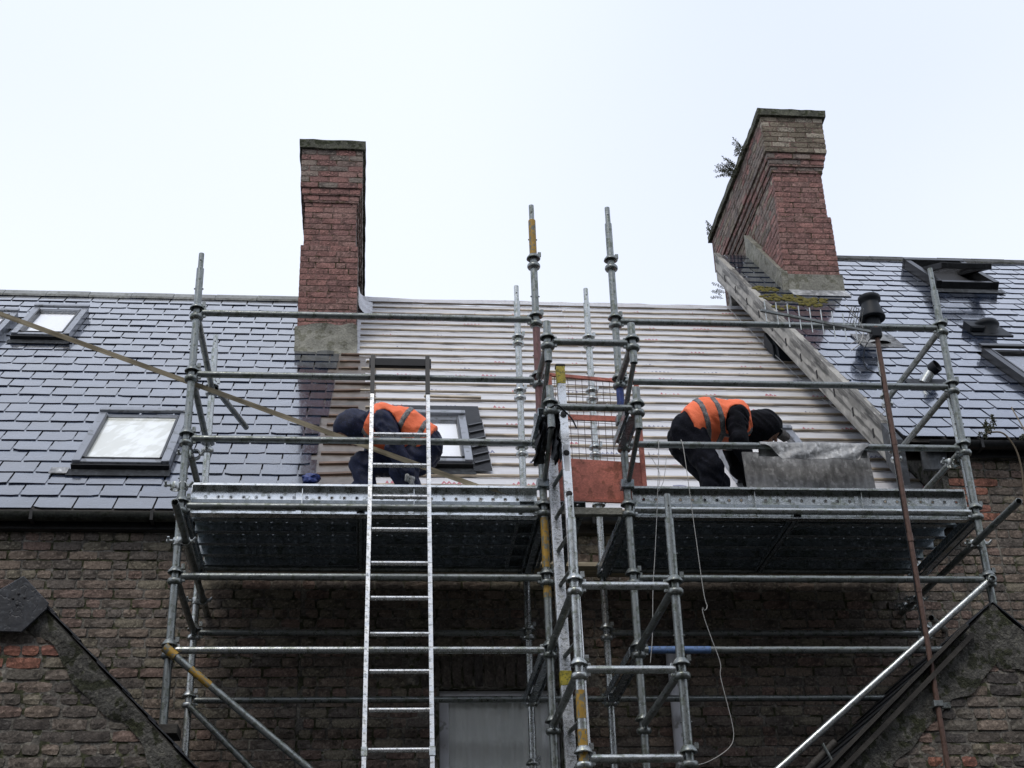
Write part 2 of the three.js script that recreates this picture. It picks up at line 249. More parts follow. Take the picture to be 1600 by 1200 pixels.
// ---------------------------------------------------------------- roof frames: local x, height over the roof, minus distance up the slope
const pitchLow = THREE.MathUtils.degToRad(44.5), pitchHigh = THREE.MathUtils.degToRad(45);
function roofFrame(pitch, y, z) {
  const m = new THREE.Matrix4().makeBasis(V(1, 0, 0), V(0, Math.cos(pitch), Math.sin(pitch)), V(0, -Math.sin(pitch), Math.cos(pitch))); m.setPosition(0, y, z);
  return { m, pitch, at: (x, h, s) => V(x, h, -s).applyMatrix4(m) };
}
const LOW = roofFrame(pitchLow, 1.545, -1.43), HIGH = roofFrame(pitchHigh, 2.255, -1.42);
const rbox = (F, x0, x1, h0, h1, s0, s1, soft = 0.004) => softBox(x0, x1, h0, h1, -s1, -s0, soft).applyMatrix4(F.m);

// how near the picture a point is: small = large in the photograph
const cam = camera.clone();
function rank(p) { const q = V(p.x, p.y + LIFT, p.z); const d = q.distanceTo(cam.position); q.project(cam); return (Math.abs(q.x) < 1.03 && Math.abs(q.y) < 1.03 ? 0 : 100) + d; }

// ---------------------------------------------------------------- bricks
const brickForms = new Map();
function brickForm(L, k, rough = 1) {
  const key = L + '|' + k + '|' + rough; if (brickForms.has(key)) return brickForms.get(key);
  const H = 0.066, D = 0.07, g = flat(new THREE.BoxGeometry(L, H, D, 3, 2, 1)); const p = g.attributes.position;
  for (let i = 0; i < p.count; i++) {
    const x = p.getX(i), y = p.getY(i), z = p.getZ(i); const h = (a) => (hash(Math.round(x * 1000) + 500, Math.round(y * 1000) + 500, Math.round(z * 1000) + 77 * k + a) - 0.5) * 0.007 * rough;
    const cx = Math.abs(x) > L / 2 - 1e-4, cy = Math.abs(y) > H / 2 - 1e-4; const r = 0.004 * rough;
    p.setXYZ(i, x + h(1) - (cx && cy ? Math.sign(x) * r : 0), y + h(2) - (cx && cy ? Math.sign(y) * r : 0), z + (z > 0 ? h(3) - (cx || cy ? 0.004 * rough : 0) : 0));
  }
  g.computeVertexNormals(); boxUV(g, k * 0.37, k * 0.53); brickForms.set(key, g); return g;
}
// candidates -> up to `limit` bricks as meshes of their own, the rest joined
function emitBricks(parent, list, name, limit = 290) {
  list.forEach((b) => { b.rank = rank(b.pos); }); list.sort((a, b) => a.rank - b.rank);
  const rest = [];
  list.forEach((b, i) => {
    const nominal = b.L > 0.16 ? 0.215 : 0.1025, g = brickForm(nominal, Math.floor(rnd() * 5), b.rough || 1); const rot = new THREE.Euler(0, b.turn || 0, b.roll || 0), sc = V(b.L / nominal, (b.H || 0.066) / 0.066, 1);
    if (i < limit && b.rank < 100) place(parent, name, g, b.mat, b.pos, rot, sc);
    else { const c = g.clone(); c.applyMatrix4(new THREE.Matrix4().compose(b.pos, new THREE.Quaternion().setFromEuler(rot), sc)); const n = c.attributes.position.count, col = new Float32Array(n * 3); for (let k = 0; k < n; k++) { col[3 * k] = b.mat.color.r; col[3 * k + 1] = b.mat.color.g; col[3 * k + 2] = b.mat.color.b; } c.setAttribute('color', new THREE.BufferAttribute(col, 3)); rest.push(c); }
  });
  if (rest.length) { const m = part(parent, 'brick_field', mergeGeometries(rest, false), M.brickBulk); m.userData.kind = 'stuff'; }
}
// one face of brickwork; axis 'x' faces +z, 'left' faces -x, 'right' faces +x
function course(list, { axis, fixed, from, to, y, index, mats, skip, proud = 0, rough = 1, bond = 'garden' }) {
  const header = bond === 'garden' ? index % 4 === 0 : false; let u = from, k = 0;
  const first = index % 2 ? 0.1025 : 0.215; const jit = hash(index, Math.round(fixed * 100), 5);
  while (u < to - 0.02) {
    let L = header ? 0.1025 : (k === 0 ? first : 0.215); if (!header && hash(index, k, 91) > 0.86) L = 0.1025; if (k === 0) L *= 0.75 + 0.25 * jit; if (u + L > to) L = to - u; if (to - u - L < 0.05) L = to - u;
    const c = u + L / 2, d = 0.035 - proud - (hash(index, k, 3) - 0.5) * 0.007 * rough;
    const pos = axis === 'x' ? V(c, y, fixed - d) : axis === 'left' ? V(fixed + d, y, c) : V(fixed - d, y, c);
    if (!skip || !skip(c, y, L)) list.push({ pos, L: L - 0.001 - 0.003 * rough, H: 0.064 + 0.004 * hash(index, k, 8) - 0.002 * rough, turn: axis === 'x' ? 0 : axis === 'left' ? -Math.PI / 2 : Math.PI / 2, roll: (hash(index, k, 12) - 0.5) * 0.012 * rough, mat: mats(c, y, k), rough });
    u += L + 0.01; k++;
  }
}
const C = 0.0765; // course height

// ---------------------------------------------------------------- slates
const slateForms = [];
for (let k = 0; k < 9; k++) {
  const w = 0.296, g = flat(new THREE.BoxGeometry(w, 0.009, 0.4, 5, 1, 1)); const p = g.attributes.position;
  for (let i = 0; i < p.count; i++) { const x = p.getX(i), y = p.getY(i), z = p.getZ(i); if (z > 0) { const h = (hash(Math.round(x * 1000) + 300, k, 7) - 0.5); p.setXYZ(i, x - Math.sign(x) * (Math.abs(x) > 0.147 ? 0.0015 + 0.003 * hash(k, Math.sign(x) + 2, 3) : 0), y, z + h * 0.006 - (Math.abs(x) > 0.147 && hash(k, Math.sign(x) + 4, 9) > 0.72 ? (k > 6 ? 0.026 : 0.008) : 0)); } }
  g.computeVertexNormals(); slateForms.push(boxUV(g, k * 0.31, k * 0.77));
}
function laySlates(roof, F, { x0, x1, s1, gauge = 0.26, pitch = 0.305, skip, shift = 0, limit = 295, mats = M.slates }) {
  const list = [];
  for (let row = 0, s = 0; s < s1; row++, s += gauge) for (let x = x0 - pitch + (row % 2 ? pitch / 2 : 0) + shift, k = 0; x < x1; x += pitch, k++) {
    let a = Math.max(x, x0), b = Math.min(x + 0.297, x1); if (skip) { const q = skip(a, b, s); if (q === true) continue; if (q) [a, b] = q; } if (b - a < 0.04) continue;
    const L = s1 - s < 0.3 ? s1 - s : 0.4; const h = 0.018 + rr(-0.0015, 0.0015); const pos = F.at((a + b) / 2, h - 0.006, s + L / 2 - rr(-0.004, 0.004));
    list.push({ pos, rot: new THREE.Euler(F.pitch - 0.034 + rr(-0.008, 0.008), rr(-0.006, 0.006) + (hash(row, k, 71) > 0.97 ? rr(-0.03, 0.03) : 0), rr(-0.007, 0.007)), sc: V((b - a) / 0.299, 1, L / 0.4), mat: mats[Math.floor(hash(row, k, 44) * mats.length)], g: slateForms[Math.floor(hash(row, k, 4) * 9)], rank: rank(pos) });
  }
  list.sort((p, q) => p.rank - q.rank); const rest = [];
  list.forEach((b, i) => { if (i < limit && b.rank < 100) place(roof, 'slate', b.g, b.mat, b.pos, b.rot, b.sc); else rest.push(b.g.clone().applyMatrix4(new THREE.Matrix4().compose(b.pos, new THREE.Quaternion().setFromEuler(b.rot), b.sc))); });
  if (rest.length) { const m = part(roof, 'slate_field', mergeGeometries(rest, false), mats[0]); m.userData.kind = 'stuff'; }
}
function ridgeTiles(roof, F, s, x0, x1, len, m, leg = 0.15, up = 0.05) {
  const r = F.at(0, 0, s); let k = 0;
  for (let x = x0; x < x1; x += len, k++) {
    const e = Math.min(x + len - 0.006, x1), j = rr(-0.004, 0.004), y = r.y + up + j, t = Math.tan(F.pitch), w = leg * Math.cos(F.pitch);
    part(roof, 'ridge_tile', prismX([[r.z, y], [r.z + w, y - w * t], [r.z + w, y - w * t - 0.028], [r.z, y - 0.03], [r.z - w, y - w * t - 0.028], [r.z - w, y - w * t]], x, e), m);
  }
}
// roof window lying on a slope
function roofWindow(house, F, x0, x1, s0, s1, { paneMat, label, apron = true, lining = true, frameMat = M.windowFrame }) {
  const w = 0.066, h0 = 0.0, h1 = 0.1; const b = rbox(F, x0, x1, h1 - 0.01, h1 + 0.025, s1 - 0.06, s1 + 0.02, 0.006);
  const win = part(house, 'roof_window', b, frameMat, label);
  part(win, 'frame', merge([rbox(F, x0, x0 + w, h0, h1, s0, s1 - 0.06), rbox(F, x1 - w, x1, h0, h1, s0, s1 - 0.06), rbox(F, x0 + w, x1 - w, h0, h1 - 0.012, s0, s0 + 0.07), rbox(F, x0 + w, x1 - w, h0, h1 - 0.02, s1 - 0.13, s1 - 0.06)]), frameMat);
  part(win, 'sash', merge([rbox(F, x0 + w + 0.004, x0 + w + 0.022, 0.05, h1 + 0.004, s0 + 0.074, s1 - 0.134), rbox(F, x1 - w - 0.022, x1 - w - 0.004, 0.05, h1 + 0.004, s0 + 0.074, s1 - 0.134), rbox(F, x0 + w + 0.022, x1 - w - 0.022, 0.05, h1 - 0.004, s0 + 0.074, s0 + 0.092)]), M.windowDark);
  part(win, 'pane', rbox(F, x0 + w + 0.02, x1 - w - 0.02, 0.062, 0.068, s0 + 0.09, s1 - 0.13, 0.001), paneMat);
  if (lining) part(win, 'blind', rbox(F, x0 + w + 0.02, x1 - w - 0.02, 0.03, 0.036, s0 + 0.09, s1 - 0.13, 0.001), M.blind);
  if (apron) { part(win, 'bottom_cladding', rbox(F, x0 - 0.005, x1 + 0.005, 0.012, 0.072, s0 - 0.03, s0 - 0.002), M.windowDark); part(win, 'apron_flashing', rbox(F, x0 - 0.02, x1 + 0.02, 0.026, 0.034, s0 - 0.17, s0 - 0.03), M.leadDark); }
  return win;
}
function gutterRun(house, y, z, x0, x1, m) {
  const s = new THREE.Shape(); s.absarc(0, 0, 0.058, Math.PI, 2 * Math.PI, false); s.absarc(0, 0, 0.052, 2 * Math.PI, Math.PI, true); const g = new THREE.ExtrudeGeometry(s, { depth: x1 - x0, bevelEnabled: false, curveSegments: 8 });
  g.rotateY(Math.PI / 2); g.translate(x0, y, z); const o = part(house, 'gutter', boxUV(g), m);
  for (let x = x0 + 0.45; x < x1; x += 0.9) part(o, 'gutter_bracket', merge([box(x - 0.012, x + 0.012, y - 0.07, y + 0.01, z + 0.052, z + 0.064), box(x - 0.012, x + 0.012, y - 0.07, y - 0.06, z - 0.06, z + 0.055)]), M.gutter);
  return o;
}

// ---------------------------------------------------------------- the three houses of the terrace
const tl = Math.tan(pitchLow), yLow = (z) => 1.545 + (-1.43 - z) * tl, yHigh = (z) => 2.255 + (-1.42 - z);
const wallMats = (c, y, k) => { const h = hash(Math.round(c * 53), Math.round(y * 131), 9); return h > 0.997 ? pick(M.orangeBricks) : M.wallBricks[Math.floor(h * 37.7) % M.wallBricks.length]; };

// left house
const leftHouse = thing('terraced_house', 'slate roofed brick house left of the scaffold with its roof windows shut', 'house', [-5, -LIFT, -4]);
{
  part(leftHouse, 'house_shell', prismX([[-1.75, -LIFT], [-1.75, 1.40], [-1.46, 1.40], [-1.46, yLow(-1.46) - 0.05], [-6.3, yLow(-6.3) - 0.05], [-11.1, 1.5], [-11.1, -LIFT]], -9, -2.002), M.darkTimber);
  const wall = part(leftHouse, 'wall', box(-9, -2.002, -LIFT, 1.398, -1.75, -1.51), M.mortar);
  const list = []; for (let i = 0; i < 38; i++) course(list, { axis: 'x', fixed: -1.5, from: -5.4 + 0.07 * hash(i, 1), to: -2.003, y: 1.36 - i * C, index: i, mats: wallMats });
  emitBricks(wall, list, 'brick');
  const roof = part(leftHouse, 'roof', prismX([[-1.44, yLow(-1.44) - 0.045], [-1.44, yLow(-1.44) - 0.005], [-6.3, yLow(-6.3) - 0.005], [-6.3, yLow(-6.3) - 0.045]], -9, -2.004), M.darkTimber);
  const wins = [[-3.94, -3.15, 0.86, 2.18], [-5.35, -4.74, 4.78, 5.95], [-6.25, -5.47, 4.75, 5.7]];
  laySlates(roof, LOW, { x0: -7.6, x1: -1.74, s1: 6.83, shift: 0.175, skip: (a, b, s) => {
    for (const [x0, x1, s0, s1] of wins) if (s + 0.2 > s0 - 0.1 && s + 0.13 < s1) { if (a > x0 - 0.03 && b < x1 + 0.03) return true; if (a < x0 && b > x0) return [a, x0 - 0.005]; if (a < x1 && b > x1) return [x1 + 0.005, b]; }
    if (s > 4.55 && b > -2.33) { if (a > -2.34) return true; return [a, -2.335]; }
    const edge = -2.0 + 0.03 * s + 0.1 * (hash(Math.round(s * 10), 3) - 0.4); if (a > edge - 0.05) return true; return b > edge ? [a, edge] : null; } });
  part(roof, 'tilting_fillet', rbox(LOW, -9, -2.01, -0.03, 0.006, -0.06, 0.12), M.darkTimber);
  ridgeTiles(roof, LOW, 6.86, -8.9, -2.36, 0.5, M.ridge, 0.16, 0.06);
  roofWindow(leftHouse, LOW, ...wins[0], { paneMat: M.mist, lining: false, label: 'large roof window with misted streaky glass' });
  roofWindow(leftHouse, LOW, ...wins[1], { paneMat: M.glass, label: 'small roof window near the ridge' });
  roofWindow(leftHouse, LOW, ...wins[2], { paneMat: M.glass, label: 'roof window cut by the picture edge' });
  gutterRun(leftHouse, 1.50, -1.385, -9, -2.06, M.gutterMoss);
  part(leftHouse, 'fascia', softBox(-9, -2.06, 1.40, 1.55, -1.459, -1.447), M.gutter);
  part(leftHouse, 'lead_tab', rbox(LOW, -4.1, -3.955, 0.03, 0.037, 0.72, 0.85), M.lead);
}

// middle house: bare battens over membrane
const midHouse = thing('terraced_house', 'house in the middle with its roof stripped to battens and white membrane', 'house', [0.6, -LIFT, -4]);
{
  part(midHouse, 'house_shell', prismX([[-1.75, -LIFT], [-1.75, 1.40], [-1.46, 1.40], [-1.46, yLow(-1.46) - 0.07], [-6.3, yLow(-6.3) - 0.07], [-11.1, 1.5], [-11.1, -LIFT]], -2, 3.298), M.darkTimber);
  const wx0 = -0.95, wx1 = -0.04, wy1 = 0.17, wy0 = -1.35;
  const wall = part(midHouse, 'wall', merge([box(-2, wx0, -LIFT, 1.398, -1.75, -1.51), box(wx1, 3.298, -LIFT, 1.398, -1.75, -1.51), box(wx0, wx1, wy1, 1.398, -1.75, -1.51), box(wx0, wx1, -LIFT, wy0, -1.75, -1.51)]), M.mortar);
  const list = []; for (let i = 0; i < 38; i++) course(list, { axis: 'x', fixed: -1.5, from: -2 + 0.05 * hash(i, 2), to: 3.297, y: 1.36 - i * C, index: i, mats: (c, y, k) => { const h = hash(Math.round(c * 53), Math.round(y * 131), 19); return M.wallBricks[Math.floor(h * 57.7) % M.wallBricks.length]; },
    skip: (c, y, L) => (c + L / 2 > wx0 - 0.005 && c - L / 2 < wx1 + 0.005 && y > wy0 && y < wy1 + 0.02) || (c + L / 2 > wx0 - 0.14 && c - L / 2 < wx1 + 0.12 && y > wy1 - 0.02 && y < 0.43) });
  emitBricks(wall, list, 'brick');
  // flat arch of bricks on end over the window
  for (let k = 0; k < 15; k++) { const x = wx0 - 0.075 + k * 0.0765, lean = (x - (wx0 + wx1) / 2) * 0.16; place(wall, 'arch_brick', brickForm(0.215, k % 5), pick(M.sootBricks), V(x + lean * 0.4, wy1 + 0.125, -1.533 + rr(-0.002, 0.003)), new THREE.Euler(0, 0, Math.PI / 2 - lean * 0.8), V(1.1, 1, 1)); }
  // window under the arch
  const win = part(midHouse, 'window', merge([softBox(wx0 + 0.004, wx0 + 0.075, wy0, wy1 - 0.08, -1.66, -1.585), softBox(wx1 - 0.075, wx1 - 0.004, wy0, wy1 - 0.08, -1.66, -1.585), softBox(wx0 + 0.004, wx1 - 0.004, wy1 - 0.078, wy1 - 0.004, -1.66, -1.575)]), M.upvc, 'pale framed window low on the wall under the scaffold');
  part(win, 'pane', box(wx0 + 0.07, wx1 - 0.07, wy0, wy1 - 0.07, -1.63, -1.626), M.glass);
  { const g = new THREE.PlaneGeometry(wx1 - wx0 - 0.14, wy1 - wy0 - 0.07, 90, 1), p = g.attributes.position; for (let i = 0; i < p.count; i++) p.setZ(i, 0.012 * Math.sin(p.getX(i) * 52 + 2 * Math.sin(p.getX(i) * 9)) + 0.006 * Math.sin(p.getX(i) * 131)); g.translate((wx0 + wx1) / 2, (wy0 + wy1 - 0.07) / 2, -1.66); g.computeVertexNormals(); part(win, 'net_curtain', flat(g), mat(lin(0.92, 0.95, 0.92), 0.85)); }
  part(win, 'sill', softBox(wx0 - 0.06, wx1 + 0.06, wy0 - 0.07, wy0, -1.7, -1.42), M.render);
  part(midHouse, 'drain_pipe', merge([rod(V(0.84, -LIFT, -1.44), V(0.84, 0.46, -1.44), 0.05), rod(V(0.84, 0.3, -1.44), V(0.84, 0.42, -1.44), 0.058)]), M.upvc);
  // sarking, sagging membrane, battens
  const roof = part(midHouse, 'roof', prismX([[-1.44, yLow(-1.44) - 0.065], [-1.44, yLow(-1.44) - 0.03], [-6.3, yLow(-6.3) - 0.03], [-6.3, yLow(-6.3) - 0.065]], -2, 3.298), M.darkTimber);
  function membrane(x0, x1, s0, s1, lift, wrinkle, k) {
    const nx = Math.round((x1 - x0) / 0.06), ns = Math.round((s1 - s0) / 0.0325), pos = [], uv = [], idx = [];
    for (let j = 0; j <= ns; j++) for (let i = 0; i <= nx; i++) {
      const x = x0 + (x1 - x0) * i / nx, s = s0 + (s1 - s0) * j / ns; const f = (s / 0.26) % 1, sag = Math.sin(Math.PI * f);
      const n = noise3(x * 3.1 + k, s * 2.2, k) - 0.5, n2 = noise3(x * 9 + k, s * 16, k + 3) - 0.5, n3 = noise3(x * 1.2, s * 4.0, k + 8);
      const h = lift - sag * (0.004 + 0.009 * n3) + sag * wrinkle * (0.5 * n + 0.5 * n2); const q = LOW.at(x, h, s); pos.push(q.x, q.y, q.z); uv.push((x + 2.1) / 5.4, s / 6.9);
    }
    for (let j = 0; j < ns; j++) for (let i = 0; i < nx; i++) { const a = j * (nx + 1) + i, b = a + 1, c = a + nx + 1, d = c + 1; idx.push(a, b, d, a, d, c); }
    const g = new THREE.BufferGeometry(); g.setAttribute('position', new THREE.Float32BufferAttribute(pos, 3)); g.setAttribute('uv', new THREE.Float32BufferAttribute(uv, 2)); g.setIndex(idx); g.computeVertexNormals(); return flat(g);
  }
  // printed membrane: pale cloth with worn, unreadable rows of red and blue print
  const cw = 2048, ch = 2048, cv = document.createElement('canvas'); cv.width = cw; cv.height = ch; const cx = cv.getContext('2d'); cx.fillStyle = '#f0f1f2'; cx.fillRect(0, 0, cw, ch);
  for (let i = 0; i < 2600; i++) { const s = rr(8, 90), g = Math.floor(rr(190, 250)); cx.fillStyle = `rgba(${g},${g},${g},0.16)`; cx.fillRect(rr(0, cw), rr(0, ch), s * 2.4, s * 0.3); }
  for (let row = 0; row < 27; row++) { const yy = ch - ((row + 0.5) * 0.26 / 6.9) * ch; if (row % 2 && row % 5) continue; let xx = rr(0, 300);
    while (xx < cw) { const n = Math.floor(rr(3, 7)); const red = rnd() > 0.4; cx.strokeStyle = red ? 'rgba(190,60,75,0.8)' : 'rgba(80,85,125,0.7)'; cx.fillStyle = cx.strokeStyle; cx.lineWidth = 5;
      if (rnd() > 0.72) cx.fillRect(xx, yy - 12, rr(40, 60), 14); else { cx.beginPath(); cx.moveTo(xx, yy); for (let k = 1; k <= n * 2; k++) cx.lineTo(xx + k * 8, yy - (k % 2 ? rr(12, 20) : 0)); cx.stroke(); }
      xx += rr(120, 330); } }
  const ct = new THREE.CanvasTexture(cv); ct.colorSpace = THREE.SRGBColorSpace;
  const memMat = mat(lin(0.72, 0.718, 0.735), 0.5, { map: ct, bumpMap: scaled(T.bump, 0.06), bumpScale: 0.003, clearcoat: 0.35, clearcoatRoughness: 0.35 });
  part(roof, 'membrane', membrane(-1.56, 3.27, 0.02, 4.43, 0.0, 0.03, 4), memMat); part(roof, 'membrane', membrane(-1.72, 3.27, 4.4, 6.86, 0.0, 0.03, 9), memMat);
  part(roof, 'old_felt', membrane(-2.06, -1.45, 0.02, 4.5, 0.008, 0.06, 17), M.felt, 'brown wrinkled old felt beside the slates');
  // membrane turned up against the chimney and over the ridge
  { const g = new THREE.PlaneGeometry(1, 1, 60, 5), p = g.attributes.position; for (let i = 0; i < p.count; i++) { const x = mix(-1.66, 3.2, p.getX(i) + 0.5), t = p.getY(i) + 0.5; const q = LOW.at(x, 0.028 + 0.012 * noise3(x * 6, t * 4, 1) + 0.02 * t, 6.78 + 0.09 * t + (x < -1.2 ? (-1.2 - x) * 0.22 * t : 0)); p.setXYZ(i, q.x, q.y, q.z); } g.computeVertexNormals(); part(roof, 'ridge_membrane', flat(g), memMat); }
  { const g = new THREE.PlaneGeometry(1, 1, 8, 30), p = g.attributes.position; for (let i = 0; i < p.count; i++) { const t = p.getX(i) + 0.5, s = mix(6.1, 7.0, p.getY(i) + 0.5); const q = LOW.at(-1.64 + 0.14 * (1 - t) * (1 - t) - 0.03 * t * t, 0.02 + 0.16 * t * t * noise3(s * 3, t, 5) * 1.4 + 0.02 * noise3(s * 9, t * 5, 2), s); p.setXYZ(i, q.x, q.y, q.z); } g.computeVertexNormals(); part(roof, 'upstand_membrane', flat(g), memMat); }
  const wc = [-1.42, -0.62, 0.98, 2.24], wr = [1.62, 2.42, 0.7, 1.95];
  for (let row = 0; row < 27; row++) {
    const s = row * 0.26 + 0.045, runs = []; let a = -1.6 - 0.06 * Math.sin(row * 2.3) - (row > 17 ? 0.04 : 0), b = 3.26;
    if (s > 4.6) a = -1.63; const cuts = [wc, wr].filter((w) => s > w[2] - 0.05 && s < w[3] + 0.03); let x = a; for (const w of cuts) { if (w[0] - 0.05 > x) runs.push([x, w[0] - 0.05]); x = w[1] + (w === wc ? 0.17 : 0.05); } runs.push([x, b]);
    for (const [u, v] of runs) {
      const n = v - u > 3.5 ? 2 : 1; for (let k = 0; k < n; k++) { const p0 = mix(u, v, k / n) + (k ? 0.003 : 0), p1 = mix(u, v, (k + 1) / n); const A = LOW.at(p0, 0.016, s + rr(-0.012, 0.012)), B = LOW.at(p1, 0.016, s + rr(-0.012, 0.012)); const g = bar(A, B, 0.031, 0.019, V(0, Math.cos(pitchLow), Math.sin(pitchLow))); part(roof, 'batten', barUV(g, A, B), M.batten[(row * 7 + k * 3) % 3]); }
    }
    if (s < 4.5) { const A = LOW.at(-1.96 + 0.03 * s, 0.014, s - 0.02), B = LOW.at(-1.58 + rr(-0.06, 0.1), 0.018, s + rr(-0.03, 0.01)); part(roof, 'old_batten', barUV(bar(A, B, 0.042, 0.022, V(0, Math.cos(pitchLow), Math.sin(pitchLow))), A, B), M.oldBatten); }
  }
  { const A = LOW.at(-0.98, 0.036, 2.95), B = LOW.at(-0.42, 0.036, 2.93); part(roof, 'loose_batten', barUV(bar(A, B, 0.04, 0.02, V(0, 0.7, 0.7)), A, B), M.batten[0]); }
  const w1 = roofWindow(midHouse, LOW, ...wc, { paneMat: M.glass, label: 'new roof window beside the crouching worker' });
  part(w1, 'flashing_skirt', merge([rbox(LOW, wc[0] - 0.03, wc[1] + 0.15, 0.03, 0.038, wc[3] + 0.02, wc[3] + 0.42), rbox(LOW, wc[1] + 0.003, wc[1] + 0.16, 0.031, 0.039, wc[2] - 0.1, wc[3] + 0.017)]), M.windowDark);
  for (let k = 0; k < 6; k++) { const A = LOW.at(wc[1] + 0.02, 0.045, wc[2] + 0.06 + k * 0.2), B = LOW.at(wc[1] + 0.16, 0.042, wc[2] + 0.16 + k * 0.2); part(w1, 'flashing_fold', bar(A, B, 0.02, 0.012, V(0, 0.7, 0.7)), M.windowDark); }
  roofWindow(midHouse, LOW, ...wr, { paneMat: M.glass, label: 'roof window hidden behind the grey sheet' });
  gutterRun(midHouse, 1.50, -1.385, -1.98, 3.28, M.gutter);
}

// right house, a step higher
const rightHouse = thing('terraced_house', 'taller slate roofed house on the right with an open roof window and flue', 'house', [5.5, -LIFT, -4]);
{
  part(rightHouse, 'house_shell', prismX([[-1.75, -LIFT], [-1.75, 2.1], [-1.46, 2.1], [-1.46, yHigh(-1.46) - 0.05], [-6.38, yHigh(-6.38) - 0.05], [-11.3, 2.2], [-11.3, -LIFT]], 3.3, 10.5), M.renderDark);
  const wall = part(rightHouse, 'wall', box(3.3, 10.5, -LIFT, 2.098, -1.75, -1.51), M.mortar);
  const list = []; for (let i = 0; i < 36; i++) course(list, { axis: 'x', fixed: -1.5, from: 3.302, to: 5.2, y: 2.05 - i * C, index: i, mats: (c, y, k) => (c < 3.62 && y > 1.55 && y < 1.98 && hash(Math.round(c * 20), Math.round(y * 60), 6) > 0.4 ? pick(M.orangeBricks) : wallMats(c, y, k)) });
  emitBricks(wall, list, 'brick');
  const roof = part(rightHouse, 'roof', prismX([[-1.43, yHigh(-1.43) - 0.04], [-1.43, yHigh(-1.43) - 0.004], [-6.36, yHigh(-6.36) - 0.004], [-6.36, yHigh(-6.36) - 0.04]], 2.96, 10.5), M.darkTimber);
  const wins = [[5.2, 5.98, 5.3, 6.45], [4.62, 5.42, 1.35, 2.55]];
  laySlates(roof, HIGH, { x0: 2.945, x1: 8.6, s1: 6.96, shift: 0.06, skip: (a, b, s) => {
    for (const [x0, x1, s0, s1] of wins) if (s + 0.2 > s0 - 0.1 && s + 0.13 < s1) { if (a > x0 - 0.03 && b < x1 + 0.03) return true; if (a < x0 && b > x0) return [a, x0 - 0.005]; if (a < x1 && b > x1) return [x1 + 0.005, b]; }
    if (s > 4.98) { if (a > 3.3 && b < 4.03) return true; if (a < 3.3 && b > 3.3) return [a, 3.31]; if (a < 4.02 && b > 4.02) return [4.025, b]; } return null; } });
  ridgeTiles(roof, HIGH, 6.98, 4.02, 10.2, 0.46, M.ridgeDark, 0.16, 0.05);
  part(roof, 'ridge_bedding', prismX([[-6.36 + 0.13, yHigh(-6.23) + 0.012], [-6.36, yHigh(-6.36) + 0.03], [-6.49, yHigh(-6.23) + 0.012]], 4.02, 10.2), M.renderDark);
  gutterRun(rightHouse, 2.20, -1.375, 3.12, 10.4, M.gutter);
  part(rightHouse, 'fascia', softBox(3.31, 10.4, 2.1, 2.24, -1.459, -1.447), M.gutter);
  // verge board, its slots, soffit and the dark return at the eaves
  const P = (x, drop, s) => { const q = HIGH.at(x, 0, s); q.y -= drop; return q; };
  const vb = (x0, x1, s0, s1, d0, d1) => { const a = P(0, d0, s0), b = P(0, d0, s1), c = P(0, d1, s1), d = P(0, d1, s0); const g = prismX([[a.z, a.y], [b.z, b.y], [c.z, c.y], [d.z, d.y]], x0, x1); return g; };
  const along = (g) => { const p = g.attributes.position, uv = g.attributes.uv; for (let i = 0; i < p.count; i++) uv.setXY(i, (p.getY(i) - p.getZ(i)) * 0.707, (p.getY(i) + p.getZ(i)) * 0.707 + p.getX(i)); return g; };
  const boards = [[0.42, 2.2], [2.205, 4.6], [4.605, 7.06]].map(([a, b], k) => [a, b, 0.40 + rr(-0.015, 0.015)]);
  const verge = part(rightHouse, 'verge_board', along(vb(2.9, 2.93, boards[0][0], boards[0][1], 0.0, boards[0][2])), M.board, 'grey flaking board along the roof edge');
  for (const b of boards.slice(1)) part(verge, 'board_length', along(vb(2.9, 2.93, b[0], b[1], 0.0, b[2])), M.board);
  part(verge, 'cover_strip', along(vb(2.885, 2.96, 0.4, 7.05, -0.022, 0.012)), M.board);
  for (let s = 0.75; s < 6.9; s += 0.58) { const q = P(2.898, 0.22, s); part(verge, 'board_slot', merge([box(2.893, 2.9005, q.y - 0.055, q.y + 0.03, q.z - 0.011, q.z + 0.011), box(2.894, 2.9005, q.y + 0.012, q.y + 0.03, q.z - 0.02, q.z + 0.014)]), M.blackRubber); }
  part(rightHouse, 'verge_soffit', vb(2.932, 3.299, 0.3, 7.02, 0.3, 0.32), M.darkTimber);
  part(rightHouse, 'verge_return', merge([along(vb(2.88, 2.93, -0.02, 0.415, 0.005, 0.42)), softBox(3.08, 3.3, 1.98, 2.2, -1.47, -1.44)]), M.leadDark, 'dark lead wrapped end of the verge');
  part(rightHouse, 'party_wall_render', merge([box(3.25, 3.298, 1.3, 1.95, -2.3, -1.5)]), M.renderDark);
  part(rightHouse, 'plastic_sheet', merge([[-5.05, -4.72, 0.0], [-4.85, -4.62, 0.03]].map(([a, b, o]) => prismX([[a, yLow(a) + 0.02], [b, yLow(b) + 0.02], [b - 0.02, yLow(b) + 0.2], [a + 0.06, yLow(a) + 0.17]], 2.98 + o, 3.2 + o))), M.plastic);
  part(rightHouse, 'verge_post', merge([softBox(3.05, 3.15, 6.2, 7.1, -6.5, -6.4)]), M.board);
